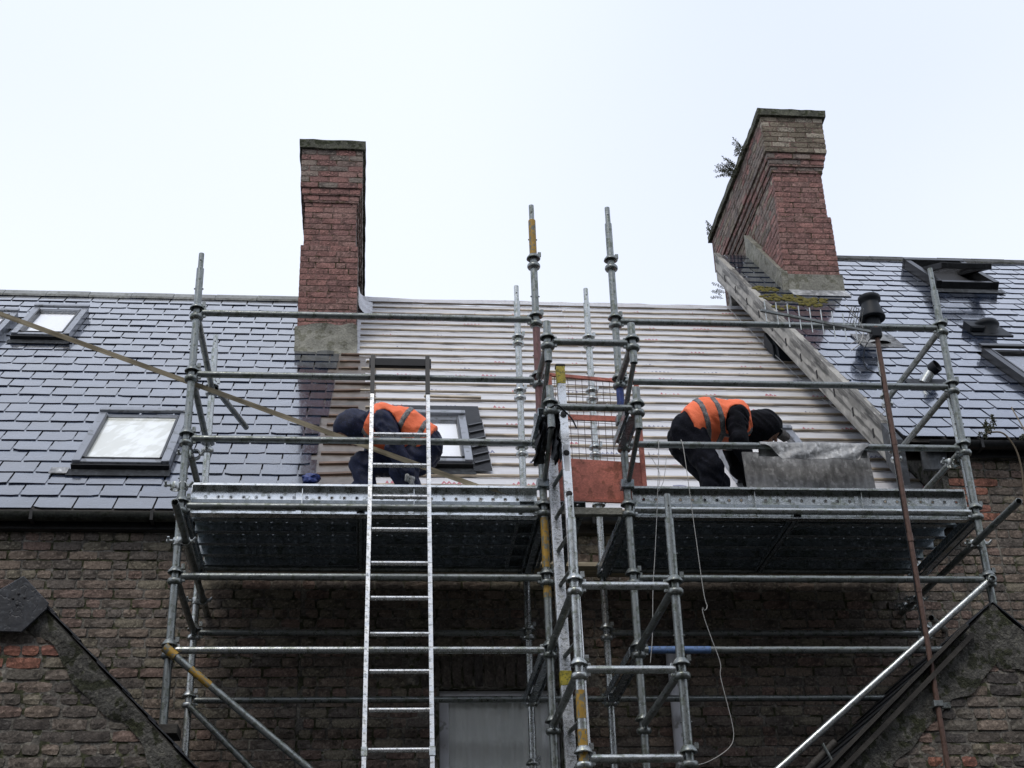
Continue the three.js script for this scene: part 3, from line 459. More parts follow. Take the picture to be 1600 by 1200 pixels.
  // moss on the slates by the stack
  { const list2 = []; for (const [mx, ms, n, rad] of [[3.07, 5.1, 26, 0.12], [3.12, 4.72, 40, 0.16], [3.36, 4.68, 46, 0.16], [3.42, 4.45, 26, 0.12], [3.06, 4.25, 14, 0.1], [3.6, 4.6, 10, 0.1]]) for (let k = 0; k < n; k++) { const g = new THREE.IcosahedronGeometry(rr(0.012, 0.032), 1); g.scale(1.3, 0.5, 1.1); g.rotateX(pitchHigh); const a = rr(0, 6.3), r = rad * Math.sqrt(rnd()); const q = HIGH.at(mx + Math.cos(a) * r * 1.2, 0.02, ms + Math.sin(a) * r); g.translate(q.x, q.y, q.z); list2.push(boxUV(g)); } const m = part(roof, 'moss', merge(list2), M.moss); m.userData.kind = 'stuff'; }
  // pivoted roof window standing open
  {
    const [x0, x1, s0, s1] = wins[0], b = rbox(HIGH, x0, x1, 0, 0.14, s1 - 0.05, s1 + 0.03, 0.006), win = part(rightHouse, 'roof_window', b, M.windowDark, 'open roof window tilted out near the ridge');
    part(win, 'frame', merge([rbox(HIGH, x0, x0 + 0.07, 0, 0.13, s0, s1 - 0.052), rbox(HIGH, x1 - 0.07, x1, 0, 0.13, s0, s1 - 0.052), rbox(HIGH, x0 + 0.072, x1 - 0.072, 0, 0.12, s0, s0 + 0.07)]), M.windowDark);
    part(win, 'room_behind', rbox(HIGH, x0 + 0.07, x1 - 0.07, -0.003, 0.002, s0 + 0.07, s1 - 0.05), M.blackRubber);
    const F2 = { m: HIGH.m.clone().multiply(new THREE.Matrix4().makeTranslation(0, 0.12, -(s0 + s1) / 2)).multiply(new THREE.Matrix4().makeRotationX(-0.33)) };
    part(win, 'sash', merge([rbox(F2, x0 + 0.075, x0 + 0.15, -0.02, 0.05, -0.5, 0.5), rbox(F2, x1 - 0.15, x1 - 0.075, -0.02, 0.05, -0.5, 0.5), rbox(F2, x0 + 0.15, x1 - 0.15, -0.02, 0.045, -0.5, -0.42), rbox(F2, x0 + 0.15, x1 - 0.15, -0.02, 0.045, 0.42, 0.5)]), M.windowDark);
    part(win, 'pane', rbox(F2, x0 + 0.15, x1 - 0.15, 0.0, 0.008, -0.42, 0.42, 0.001), M.glass);
    part(win, 'apron_flashing', rbox(HIGH, x0 - 0.03, x1 + 0.03, 0.024, 0.034, s0 - 0.16, s0 - 0.002), M.leadDark);
  }
  roofWindow(rightHouse, HIGH, ...wins[1], { paneMat: M.glass, label: 'roof window at the right picture edge', lining: false, frameMat: M.windowDark });
  // flue terminal standing on a lead slate
  {
    const b = HIGH.at(3.7, 0.02, 3.0), fl = part(rightHouse, 'flue', lathe([[0.0, -0.05], [0.075, -0.05], [0.075, 0.36], [0.0, 0.36]], 20, b), M.plastic, 'black flue pipe with flared cap');
    part(fl, 'flue_cap', lathe([[0.075, 0.25], [0.132, 0.235], [0.137, 0.255], [0.124, 0.3], [0.092, 0.415], [0.084, 0.445], [0.116, 0.458], [0.118, 0.5], [0.098, 0.515], [0, 0.518]], 24, b), M.plastic);
    part(fl, 'lead_slate', merge([rbox(HIGH, 3.48, 3.92, 0.022, 0.03, 2.7, 3.18), lathe([[0.16, -0.1], [0.1, 0.02], [0.08, 0.06]], 18, b)]), M.lead);
  }
  { const b = HIGH.at(5.06, 0.03, 3.42), v = part(rightHouse, 'roof_vent', rbox(HIGH, 4.84, 5.28, 0.02, 0.032, 3.22, 3.62), M.plastic, 'low black vent with round cowl'); part(v, 'vent_cowl', lathe([[0, 0.09], [0.13, 0.085], [0.145, 0.05], [0.13, 0.03], [0.11, 0.0], [0.11, -0.1]], 22, b), M.plastic); part(v, 'vent_hood', rbox(HIGH, 4.84, 5.0, 0.03, 0.1, 3.32, 3.55, 0.015), M.plastic); }
  { const b = HIGH.at(3.74, 0.0, 1.55), v = part(rightHouse, 'vent_pipe', rod(b.clone().add(V(-0.06, 0, 0)), b.clone().add(V(0.03, 0.13, 0.03)), 0.05), M.galvBright, 'short bent pipe outlet low on the roof'); part(v, 'pipe_mouth', pipe(b.clone().add(V(0.03, 0.13, 0.03)), b.clone().add(V(0.07, 0.15, 0.09)), 0.062, 0.006), M.plastic); part(v, 'pipe_flashing', rbox(HIGH, 3.5, 3.9, 0.022, 0.03, 1.4, 1.62), M.leadDark); }
}

// ---------------------------------------------------------------- chimney stacks
function chimneyStack({ label, x0, x1, z0, z1, y0, top, steps, plinthTop, plinth, capOff, mats, sides, capH }) {
  const o = thing('chimney_stack', label, 'chimney', [(x0 + x1) / 2, y0, (z0 + z1) / 2]);
  const offAt = (y) => { if (y < plinthTop) return plinth; let f = 0; for (const [ys, v] of steps) if (y > ys) f = v; return f; };
  // core in slabs that follow the outline
  const levels = [y0, plinthTop, ...steps.map((s) => s[0]), top]; const cores = [];
  for (let i = 0; i < levels.length - 1; i++) { const f = offAt((levels[i] + levels[i + 1]) / 2) - 0.006; cores.push(box(x0 - f, x1 + f, levels[i], levels[i + 1], z1 - f, z0 + f)); }
  const core = part(o, 'mortar_core', merge(cores), M.mortarStack); const list = [];
  for (let i = 0, y = top - 0.036; y > y0 - 0.02; i++, y -= C) {
    const f = offAt(y), deep = 0.104;
    course(list, { axis: 'x', fixed: z0 + f, from: x0 - f, to: x1 + f, y, index: i, mats: mats.front, rough: 0.5, bond: 'stretch' });
    if (sides.includes('left')) course(list, { axis: 'left', fixed: x0 - f, from: z1 - f + deep, to: z0 + f - 0.075, y, index: i + 1, mats: mats.side, rough: 0.8, skip: mats.skip });
    if (sides.includes('right')) course(list, { axis: 'right', fixed: x1 + f, from: z1 - f + deep, to: z0 + f - 0.075, y, index: i + 1, mats: mats.side, rough: 0.8, skip: mats.skip });
  }
  emitBricks(core, list, 'brick', 298);
  const cap = new THREE.BoxGeometry(x1 - x0 + 2 * capOff, capH, z0 - z1 + 2 * capOff, 14, 2, 40), p = cap.attributes.position; for (let i = 0; i < p.count; i++) { const n = (k) => (noise3(p.getX(i) * 9 + k, p.getY(i) * 9, p.getZ(i) * 9) - 0.5) * 0.02; p.setXYZ(i, p.getX(i) + n(1), p.getY(i) + n(5), p.getZ(i) + n(9)); }
  cap.translate((x0 + x1) / 2, top + capH / 2, (z0 + z1) / 2); cap.computeVertexNormals(); part(o, 'cap', boxUV(cap), M.capStone, 'mossy overhanging stone cap');
  return o;
}
const leftStack = chimneyStack({ label: 'straight red brick chimney between the slates and the battened roof', x0: -2.29, x1: -1.70, z0: -4.78, z1: -8.02, y0: 4.6, top: 7.46, plinthTop: 6.15, plinth: 0.028, steps: [[6.75, 0.02], [6.842, 0.04], [6.935, 0.06]], capOff: 0.09, capH: 0.12, sides: ['right', 'left'],
  mats: { front: (c, y) => (y > 6.93 ? (rnd() > 0.4 ? pick(M.agedBricks) : pick(M.stackBricks)) : pick(M.stackBricks)), side: () => pick(M.agedBricks) } });
{ // rough mortar skirt at the foot
  const g = new THREE.BoxGeometry(0.69, 0.5, 0.9, 12, 8, 8), p = g.attributes.position; for (let i = 0; i < p.count; i++) { const y = p.getY(i), z = p.getZ(i), x = p.getX(i); const n = noise3(x * 7, y * 7, z * 7 + 3) - 0.5; p.setXYZ(i, x * (1 - 0.06 * (y + 0.26)) + n * 0.03, y + (y > 0.2 ? n * 0.09 - Math.abs(x) * 0.12 : 0), z + (y < -0.1 ? 0.04 : 0) + n * 0.035 + (y < -0.17 && z > 0.4 ? 0.05 : 0)); }
  g.translate(-2.0, 4.89, -5.17); g.computeVertexNormals(); part(leftStack, 'mortar_skirt', boxUV(g), M.render, 'grey mortar skirt at the chimney foot');
}
const rightStack = chimneyStack({ label: 'long weathered brick chimney with corbelled top beside the right hand slates', x0: 3.36, x1: 3.975, z0: -5.06, z1: -7.75, y0: 5.5, top: 8.37, plinthTop: 6.93, plinth: 0.03, steps: [[7.58, 0.02], [7.66, 0.042], [7.755, 0.062], [7.85, 0.085]], capOff: 0.125, capH: 0.095, sides: ['left', 'right'],
  mats: { front: (c, y) => (y > 7.86 ? pick(M.lichenBricks) : y > 7.58 && rnd() > 0.5 ? pick(M.agedBricks) : pick(M.stackBricks)), side: (c, y) => (y < 6.95 && c > -5.9 ? pick(M.stackBricks) : rnd() > 0.35 ? pick(M.agedBricks) : rnd() > 0.5 ? pick(M.lichenBricks) : pick(M.stackBricks)), skip: (c, y) => y < yHigh(c) - 0.1 && c > -6.4 } });
{
  const zt = (z) => yHigh(z); part(rightStack, 'mortar_skirt', merge([box(3.28, 4.025, 5.6, 6.09, -5.2, -5.005), prismX([[-5.0, zt(-5.0) - 0.05], [-5.0, zt(-5.0) + 0.28], [-6.3, zt(-6.3) + 0.34], [-6.3, zt(-6.3) - 0.05]], 3.285, 3.36)]), M.render, 'grey mortar band round the chimney foot');
  part(rightStack, 'lead_apron', rbox(HIGH, 3.34, 4.02, 0.022, 0.032, 4.82, 5.07), M.lead);
}

// houses across the yard, behind the camera: they shut off the low sky from the wall under the platform
{
  const o = thing('opposite_house', 'brick house row across the yard facing the scaffold', 'house', [0, -LIFT, 16]);
  part(o, 'wall', box(-24, 24, -LIFT, 5.2, 13, 20), M.wallBricks[5]);
  part(o, 'roof', prismX([[12.7, 5.18], [16.5, 8.0], [20.3, 5.18]], -24, 24), M.slateDark);
  for (let i = 0; i < 8; i++) for (const y of [-2.6, 0.4, 3.2]) { const x = -16 + i * 4.4; const w = part(o, 'window', softBox(x, x + 1.1, y, y + 1.6, 12.94, 13.01), M.upvc); part(w, 'pane', box(x + 0.09, x + 1.01, y + 0.09, y + 1.51, 12.925, 12.938), M.windowDark); }
}

// ---------------------------------------------------------------- low gabled wings in front of the wall
function gabledWing({ label, apex, zf, tl: tanL, tr: tanR, left, right, mats, bottom, vergeMat, vergeWide, roofMat }) {
  const [ax, ay] = apex, o = thing('gabled_wing', label, 'outbuilding', [ax, -LIFT, -0.6]);
  const yl = ay - (ax - left) * tanL, yr = ay - (right - ax) * tanR;
  const wall = part(o, 'wall', prism([[left, -LIFT], [right, -LIFT], [right, yr - 0.06], [ax, ay - 0.06], [left, yl - 0.06]], -1.498, zf - 0.01), M.mortar); const list = [];
  for (let i = 0; i < 30; i++) { const y = ay - 0.12 - i * C; if (y < bottom) break; const a = Math.max(left, ax - (ay - y - 0.13) / tanL), b = Math.min(right, ax + (ay - y - 0.13) / tanR); if (b - a > 0.12) course(list, { axis: 'x', fixed: zf, from: a, to: b, y, index: i, mats, rough: 1.3 }); }
  emitBricks(wall, list, 'brick');
  // roof slopes in overlapping slate courses
  for (const sgn of [-1, 1]) {
    const tn = sgn < 0 ? tanL : tanR, ang = Math.atan(tn), len = (sgn < 0 ? ax - left : right - ax) / Math.cos(ang) + 0.1; const deck = [];
    const f = (s, h) => V(ax + sgn * (s * Math.cos(ang) + h * Math.sin(ang)), ay - s * Math.sin(ang) + h * Math.cos(ang), 0);
    const q = [f(0, -0.05), f(len, -0.05), f(len, 0), f(0, 0)].map((p) => [p.x, p.y]); const slope = part(o, 'roof_slope', prism(sgn < 0 ? q.reverse() : q, -1.5, zf + 0.012), roofMat);
    for (let s = 0.0; s < len; s += 0.24) { const p = [f(s, 0.004), f(Math.min(len, s + 0.3), 0.016), f(Math.min(len, s + 0.3), 0.026), f(s, 0.012)].map((v) => [v.x, v.y]); part(slope, 'slate', prism(sgn < 0 ? p.reverse() : p, -1.5, zf + 0.03 + rr(-0.012, 0.012)), M.slateDark); }
    // mortar fillet on the face below the slates
    const n = Math.round(len / 0.05), vg = new THREE.PlaneGeometry(1, 1, n, 6), vp = vg.attributes.position; for (let i = 0; i < vp.count; i++) { const s = (vp.getX(i) + 0.5) * len, t = vp.getY(i) + 0.5, wob = noise3(s * 7, sgn * 3, 2); const w = vergeWide * (0.7 + 0.6 * wob); const c = f(s, -0.01 - w * (1 - t)); vp.setXYZ(i, c.x, c.y, zf + 0.004 + 0.03 * t + 0.02 * (noise3(s * 16, t * 4, sgn + 5) - 0.4)); }
    if (sgn < 0) vg.index.array.reverse(); vg.computeVertexNormals(); part(o, 'verge_mortar', boxUV(flat(vg)), vergeMat);
  }
  return o;
}
const leftWing = gabledWing({ label: 'low brick gable at lower left capped by a pointed slate', apex: [-3.655, 0.35], zf: 0.25, tl: 1.02, tr: 1.02, left: -5.6, right: -1.75, bottom: -1.3, vergeMat: M.renderDark, vergeWide: 0.13, roofMat: M.darkTimber,
  mats: (c, y) => (c < -3.42 && y > -0.16 && y < -0.04) || hash(Math.round(c * 31), Math.round(y * 71), 4) > 0.95 ? pick(M.orangeBricks) : rnd() > 0.5 ? pick(M.sootBricks) : pick(M.wallBricks) });
{
  const a = [[-3.645, 0.378], [-3.475, 0.205], [-3.485, 0.165], [-3.615, 0.022], [-3.9, 0.03], [-3.97, 0.16]]; const s = new THREE.Shape(a.map((q) => new THREE.Vector2(...q))); const g = new THREE.ExtrudeGeometry(s, { depth: 0.012, bevelEnabled: true, bevelSize: 0.004, bevelThickness: 0.003, bevelSegments: 1 }); g.translate(0, 0, 0.305);
  const cap = part(leftWing, 'apex_slate', boxUV(g), M.slateDark, 'dark five sided slate nailed over the gable point');
  for (const [x, y] of [[-3.66, 0.265], [-3.69, 0.235], [-3.62, 0.24], [-3.66, 0.195]]) part(cap, 'nail', lathe([[0, 0.006], [0.009, 0.004], [0.009, 0]], 8, V(x, y, 0.32), new THREE.Quaternion().setFromAxisAngle(V(1, 0, 0), Math.PI / 2)), M.blackRubber);
}
const rightWing = gabledWing({ label: 'low mossy gable at lower right under the shiny brace tube', apex: [2.65, 0.235], zf: 0.25, tl: 0.87, tr: 1.05, left: 0.9, right: 4.6, bottom: -1.3, vergeMat: M.renderDark, vergeWide: 0.26, roofMat: M.darkTimber,
  mats: (c, y) => (hash(Math.round(c * 31), Math.round(y * 71), 4) > 0.975 ? pick(M.orangeBricks) : rnd() > 0.35 ? pick(M.sootBricks) : pick(M.wallBricks)) });
{
  const e = (s, h, z) => { const a = Math.atan(0.87); return V(2.65 - s * Math.cos(a) - h * Math.sin(a), 0.235 - s * Math.sin(a) + h * Math.cos(a), z); };
  for (const [h, z, t] of [[-0.05, 0.292, 0.03], [0.02, 0.31, 0.022]]) { const A = e(0.28, h, z), B = e(2.3, h, z); part(rightWing, 'barge_board', barUV(bar(A, B, 0.07, t, V(0.66, 0.75, 0)), A, B), M.darkTimber); }
  part(rightWing, 'waste_pipe', rod(e(1.5, 0.09, 0.27), e(2.4, 0.09, 0.27), 0.024), M.darkTimber);
  part(rightWing, 'pipe_bracket', merge([rod(e(1.62, 0.01, 0.3), e(1.58, 0.14, 0.3), 0.009), rod(e(1.64, 0.01, 0.3), e(1.5, 0.02, 0.3), 0.009)]), M.galv);
}

// ---------------------------------------------------------------- scaffold
const SX = { L: -2.752, A: -0.2945, B: 0.2945, R: 2.79 }, ZF = 0, ZB = -1.207, ZO = 1.255, ZH = 0.57;
const scaffold = thing('scaffold', 'galvanised tube scaffold with steel platform across the house front', 'scaffold', [0, -LIFT, -0.3]);
const node = (x, k, z) => V(x, 0.5 * k, z);
const cupProfileLow = [[0.026, -0.06], [0.043, -0.056], [0.049, -0.045], [0.049, -0.03], [0.044, -0.02], [0.027, -0.018]];
const cupProfileTop = [[0.027, 0.066], [0.034, 0.062], [0.038, 0.054], [0.05, 0.038], [0.053, 0.026], [0.046, 0.026], [0.034, 0.044], [0.027, 0.048]];
function standard(x, z, y0, y1, tip, ks, m, bands = []) {
  const gs = [rod(V(x, y0, z), V(x, y1, z), 0.0265, { seg: 18 })]; if (tip) gs.push(rod(V(x, y1 - 0.01, z), V(x, tip, z), 0.0195, { seg: 14 }));
  const s = part(scaffold, 'standard', merge(gs), m);
  for (const k of ks) { part(s, 'lower_cup', lathe(cupProfileLow, 18, node(x, k, z)), m); part(s, 'upper_cup', merge([lathe(cupProfileTop, 18, node(x, k, z).add(V(0, rr(-0.006, 0.006), 0))), box(x + 0.034, x + 0.058, 0.5 * k + 0.05, 0.5 * k + 0.085, z - 0.01, z + 0.01)]), m); }
  for (const [a, b, bm] of bands) part(s, 'paint_band', lathe([[0.0272, 0], [0.0276, 0.004], [0.0276, b - a - 0.004], [0.0272, b - a]], 18, V(x, a, z)), bm);
  if (tip) part(s, 'spigot_hole', lathe([[0, 0.002], [0.006, 0.0015], [0.006, 0]], 8, V(x, (y1 + tip) / 2, z + 0.019), new THREE.Quaternion().setFromAxisAngle(V(1, 0, 0), Math.PI / 2)), M.blackRubber);
  for (const k of ks) if (hash(Math.round(x * 10), k, Math.round(z * 10)) > 0.45) part(s, 'locking_pin', rod(V(x - 0.034, 0.5 * k + 0.2, z), V(x + 0.034, 0.5 * k + 0.2, z), 0.006, { seg: 8 }), M.ironwork);
  return s;
}
const range = (a, b) => Array.from({ length: b - a + 1 }, (_, i) => a + i);
function tubeBetween(name, a, b, m, r = 0.0238) {
  const d = b.clone().sub(a).normalize(), p = a.clone().addScaledVector(d, 0.04), q = b.clone().addScaledVector(d, -0.04); const gs = [rod(p, q, r, { seg: 16 })];
  for (const [e, s] of [[a, 1], [b, -1]]) gs.push(bar(e.clone().addScaledVector(d, 0.03 * s), e.clone().addScaledVector(d, 0.065 * s), 0.02, 0.075));
  return part(scaffold, name, merge(gs), m);
}
function channel(name, a, b, w, h, m) { // steel channel open upwards along a..b
  const d = b.clone().sub(a).normalize(), s = V(1, 0, 0); if (Math.abs(d.x) > 0.9) s.set(0, 0, 1); const off = (u, v, p) => p.clone().addScaledVector(s, u).add(V(0, v, 0)); const t = 0.006;
  return part(scaffold, name, merge([bar(off(0, 0, a), off(0, 0, b), w * 0.5, t * 2, V(0, 1, 0), 0.001), bar(off(-w / 2, h / 2, a), off(-w / 2, h / 2, b), t, h, V(0, 1, 0), 0.001), bar(off(w / 2, h / 2, a), off(w / 2, h / 2, b), t, h, V(0, 1, 0), 0.001), bar(off(-w / 2 + 0.02, h, a), off(-w / 2 + 0.02, h, b), 0.04, t, V(0, 1, 0), 0.001), bar(off(w / 2 - 0.02, h, a), off(w / 2 - 0.02, h, b), 0.04, t, V(0, 1, 0), 0.001)]), m);
}
function coupler(p, m = M.galvBright) {
  const qx = new THREE.Quaternion().setFromAxisAngle(V(1, 0, 0), Math.PI / 2); const ring = [[0.027, -0.024], [0.035, -0.024], [0.035, 0.024], [0.027, 0.024]];
  return part(scaffold, 'coupler', merge([lathe(ring, 14, p.clone()), lathe(ring, 14, p.clone().add(V(0.05, 0, 0)), qx), softBox(p.x - 0.075, p.x - 0.03, p.y - 0.008, p.y + 0.008, p.z + 0.01, p.z + 0.03), rod(p.clone().add(V(-0.06, -0.012, 0.02)), p.clone().add(V(-0.06, 0.018, 0.05)), 0.008), rod(p.clone().add(V(0.09, -0.01, 0.02)), p.clone().add(V(0.12, 0.02, 0.035)), 0.009), softBox(p.x + 0.075, p.x + 0.11, p.y - 0.01, p.y + 0.01, p.z, p.z + 0.03)]), m);
}
// uprights
standard(SX.L, ZF, -0.5, 2.87, 3.0, range(0, 5), M.galv);
standard(SX.L, ZB, -0.52, 2.86, 2.99, range(-0, 5), M.galvBright);
standard(SX.A, ZF, -LIFT, 3.37, 3.51, range(-3, 6), M.galv, [[3.05, 3.372, M.yellowWorn], [1.58, 2.43, M.maroon], [0.57, 0.93, M.yellowWorn], [0.36, 0.44, M.yellowWorn]]);
standard(SX.B, ZF, -LIFT, 3.36, 3.51, range(-3, 6), M.galv, [[1.76, 1.95, M.blue], [1.58, 1.7, M.leadDark]]);
standard(SX.A, ZB, -LIFT, 3.37, 3.52, range(-3, 6), M.galvBright);
standard(SX.B, ZB, -LIFT, 3.37, 3.51, range(-3, 6), M.galvBright);
standard(SX.R, ZF, 0.06, 2.83, 3.03, range(1, 5), M.galv);
standard(2.765, ZB, 0.04, 2.86, 2.99, range(0, 5), M.galvBright);
standard(SX.A, ZO, -LIFT, 0.42, 0.56, range(-4, 0), M.galvBright, [[-0.78, -0.62, M.yellowWorn], [-1.2, -0.84, M.yellowWorn]]);
standard(SX.B, ZO, -LIFT, 0.42, 0.58, range(-4, 0), M.galv);
part(scaffold, 'guard_post', rod(V(2.835, 0.98, -0.13), V(2.812, 2.1, -0.13), 0.022), M.galvBright);
part(scaffold, 'sole_block', softBox(-2.86, -2.65, -0.56, -0.5, -0.1, 0.1), M.darkTimber); part(scaffold, 'sole_block', softBox(-2.86, -2.65, -0.58, -0.52, ZB - 0.1, ZB + 0.1), M.darkTimber);
part(scaffold, 'sole_block', softBox(2.69, 2.89, 0.0, 0.06, -0.1, 0.1), M.darkTimber); part(scaffold, 'sole_block', softBox(2.67, 2.87, -0.02, 0.04, ZB - 0.1, ZB + 0.1), M.darkTimber);
// ledgers along the front, then along the wall
for (const k of [5, 4, 3, 2, 1, 0]) tubeBetween('ledger', node(SX.L, k, ZF), node(SX.A, k, ZF), k === 0 ? M.galvBright : M.galv, 0.0242);
for (const k of [5, 4, 3, 2, 1]) tubeBetween('ledger', node(SX.B, k, ZF), node(SX.R, k, ZF), k === 2 ? M.galvBright : M.galv, 0.0242);
{ const t = tubeBetween('ledger', node(SX.B, 0, ZF), V(2.55, 0.0, ZF), M.galv, 0.0242); part(t, 'paint_band', rod(V(0.36, 0, ZF), V(0.78, 0, ZF), 0.0247, { open: true }), M.blueWorn); }
for (const k of [1, 0, 2]) { tubeBetween('ledger', node(SX.L, k, ZB), node(SX.A, k, ZB), M.galv); tubeBetween('ledger', node(SX.B, k, ZB), V(2.765, 0.5 * k, ZB), M.galv); }
tubeBetween('ledger', node(SX.A, 0, ZB), node(SX.B, 0, ZB), M.galv);
for (const k of [0, -1, -2]) tubeBetween('ledger', node(SX.A, k, ZO), node(SX.B, k, ZO), M.galvBright);
for (const k of [4, 3]) tubeBetween('ledger', node(SX.A, k, ZH), node(SX.B, k, ZH), M.galv);
// cross tubes
for (const k of [5, 4, 3, 1]) tubeBetween('transom', node(SX.L, k, ZF), node(SX.L, k, ZB), M.galv);
for (const k of [5, 4, 3]) tubeBetween('transom', node(SX.R, k, ZF), V(2.765, 0.5 * k, ZB), M.galv);
for (const x of [SX.A, SX.B]) { for (const k of [0, -1, -2]) tubeBetween('transom', node(x, k, ZO), node(x, k, ZF), M.galv); channel('deck_bearer', node(x, 0, ZF - 0.04).add(V(0, -0.03, 0)), node(x, 0, ZB + 0.04).add(V(0, -0.03, 0)), 0.1, 0.06, M.deckSteel); }
for (const x of [SX.L, SX.A, SX.B, SX.R]) channel('deck_bearer', V(x, 0.945, ZF - 0.04), V(x, 0.945, ZB + 0.04), 0.09, 0.055, M.deckSteel);
for (const x of [-1.55, 1.5]) channel('deck_bearer', V(x, 0.97, ZF - 0.03), V(x, 0.97, ZB + 0.03), 0.05, 0.03, M.deckSteel);
// brackets reaching out in front of the access bay
for (const x of [SX.A, SX.B]) for (const k of [4, 3]) {
  const y = 0.5 * k; const post = part(scaffold, 'bracket_post', merge([pipe(V(x, y - 0.155, ZH), V(x, y + 0.155, ZH), 0.0265), lathe(cupProfileLow, 18, node(x, k, ZH)), lathe(cupProfileTop, 18, node(x, k, ZH))]), M.galv);
  if (k === 4) { tubeBetween('bracket_arm', node(x, k, ZF), node(x, k, ZH), M.galv); } else channel('bracket_arm', V(x - 0.03, y - 0.05, 0.06), V(x - 0.03, y - 0.05, ZH - 0.03), 0.1, 0.055, M.deckSteel);
  part(scaffold, 'bracket_strut', rod(V(x, y - 0.15, ZH), V(x + 0.01, y - 0.3, 0.035), 0.018), M.galv);
  part(scaffold, 'bracket_clamp', softBox(x - 0.045, x + 0.045, y - 0.35, y - 0.29, -0.03, 0.05), M.deckSteel);
}
// diagonal braces and wall ties
{ const b = part(scaffold, 'brace', pipe(V(2.79, 0.49, 0.055), V(-0.2, -1.84, 0.055), 0.0242), M.galvBright, 'shiny diagonal brace on the right'); part(b, 'brace_clip', lathe([[0.02, -0.012], [0.032, -0.01], [0.032, 0.01], [0.02, 0.012]], 12, V(2.775, 0.475, 0.085), new THREE.Quaternion().setFromAxisAngle(V(1, 0, 0), Math.PI / 2)), M.galv); }
{ const b = part(scaffold, 'brace', pipe(V(-2.76, -0.01, 0.055), V(-0.6, -1.79, 0.055), 0.0242), M.galv, 'dull diagonal brace with yellow end on the left'); part(b, 'paint_band', rod(V(-2.775, 0.002, 0.055), V(-2.70, -0.06, 0.055), 0.031), M.yellowWorn); part(b, 'paint_band', rod(V(-2.6, -0.142, 0.055), V(-2.47, -0.249, 0.055), 0.0247, { open: true }), M.yellowWorn); }
part(scaffold, 'brace', pipe(V(-2.74, -0.05, -1.16), V(-0.6, -2.14, -1.16), 0.0242), M.galv);
part(scaffold, 'wall_tie', pipe(V(-2.70, 0.75, 0.66), V(-2.70, 0.74, -1.5), 0.0242), M.galv); coupler(V(-2.752, 0.74, 0)); coupler(V(-2.752, 0.74, ZB));
part(scaffold, 'wall_tie', pipe(V(2.735, 0.76, 0.78), V(2.72, 0.76, -1.5), 0.0242), M.galv); coupler(V(2.73, 0.76, 0)); coupler(V(2.70, 0.76, -1.19)); coupler(V(2.68, 0.76, -1.35));
part(scaffold, 'putlog_tube', pipe(V(-2.72, 2.5, -1.2), V(-2.53, 2.5, -1.9), 0.0242), M.galv); coupler(V(2.74, 1.46, -0.17)); coupler(V(-2.74, 1.4, -0.05)); coupler(V(-2.80, 1.14, 0.0));
part(scaffold, 'putlog_tube', pipe(V(2.83, 0.62, -1.2), V(3.05, 0.62, -1.5), 0.0242), M.galv);

// steel platform boards with punched holes, and the toe boards standing on edge
function punched(w, len, cols, rowsAt, r, thick, every = 0) {
  const s = new THREE.Shape(); s.moveTo(0, 0); s.lineTo(len, 0); s.lineTo(len, w); s.lineTo(0, w); s.closePath();
  rowsAt.forEach((v, j) => { for (let i = 0; i < cols; i++) { const u = (i + 0.5 + (j % 2 ? 0.5 : 0)) * len / (cols + 0.5); if (every && hash(i, j, 77) > every) continue; const h = new THREE.Path(); h.absarc(u, v, r, 0, Math.PI * 2, true); s.holes.push(h); } });
  return new THREE.ExtrudeGeometry(s, { depth: thick, bevelEnabled: false, curveSegments: 5 });
}
function deckBoard(x0, x1, zFront, w, y, alongZ = false) {
  const len = x1 - x0; const plate = punched(w, len, Math.round(len / 0.11), [0.05, 0.09, w - 0.09, w - 0.05], 0.0075, 0.003); plate.rotateX(-Math.PI / 2); // x along, -z across
  const gs = [boxUV(plate)]; const rim = (a, b) => gs.push(box(0, len, -0.055, 0, -b, -a)); rim(0, 0.003); rim(w - 0.003, w); gs.push(box(0, len, -0.058, -0.055, -0.025, 0)); gs.push(box(0, len, -0.058, -0.055, -w, -w + 0.025)); gs.push(box(0, len, -0.012, -0.0015, -w / 2 - 0.01, -w / 2 + 0.01));
  const g = merge(gs); if (alongZ) { g.rotateY(Math.PI / 2); g.translate(zFront, y, x1); } else g.translate(x0, y, zFront); return g;
}
for (const [x0, x1] of [[SX.L + 0.04, SX.A - 0.02], [SX.B + 0.02, SX.R - 0.04]]) for (let i = 0; i < 5; i++) part(scaffold, 'deck_board', deckBoard(x0, x1, -0.055 - i * 0.228, 0.224, 1.068 + rr(-0.002, 0.002)), M.deckSteel);
for (let i = 0; i < 2; i++) part(scaffold, 'deck_board', deckBoard(-1.2, -0.03, -0.235 + i * 0.238, 0.224, 1.066, true), M.deckSteel);
for (const [x0, x1] of [[-2.72, -0.32], [-0.31, 0.31], [0.32, 2.74]]) part(scaffold, 'inside_board', softBox(x0, x1, 1.03, 1.068, -1.455, -1.212), M.plank, 'timber board closing the gap to the wall');
part(scaffold, 'bay_edge_board', softBox(-0.25, 0.25, 0.955, 1.008, -0.028, 0.018), M.render);
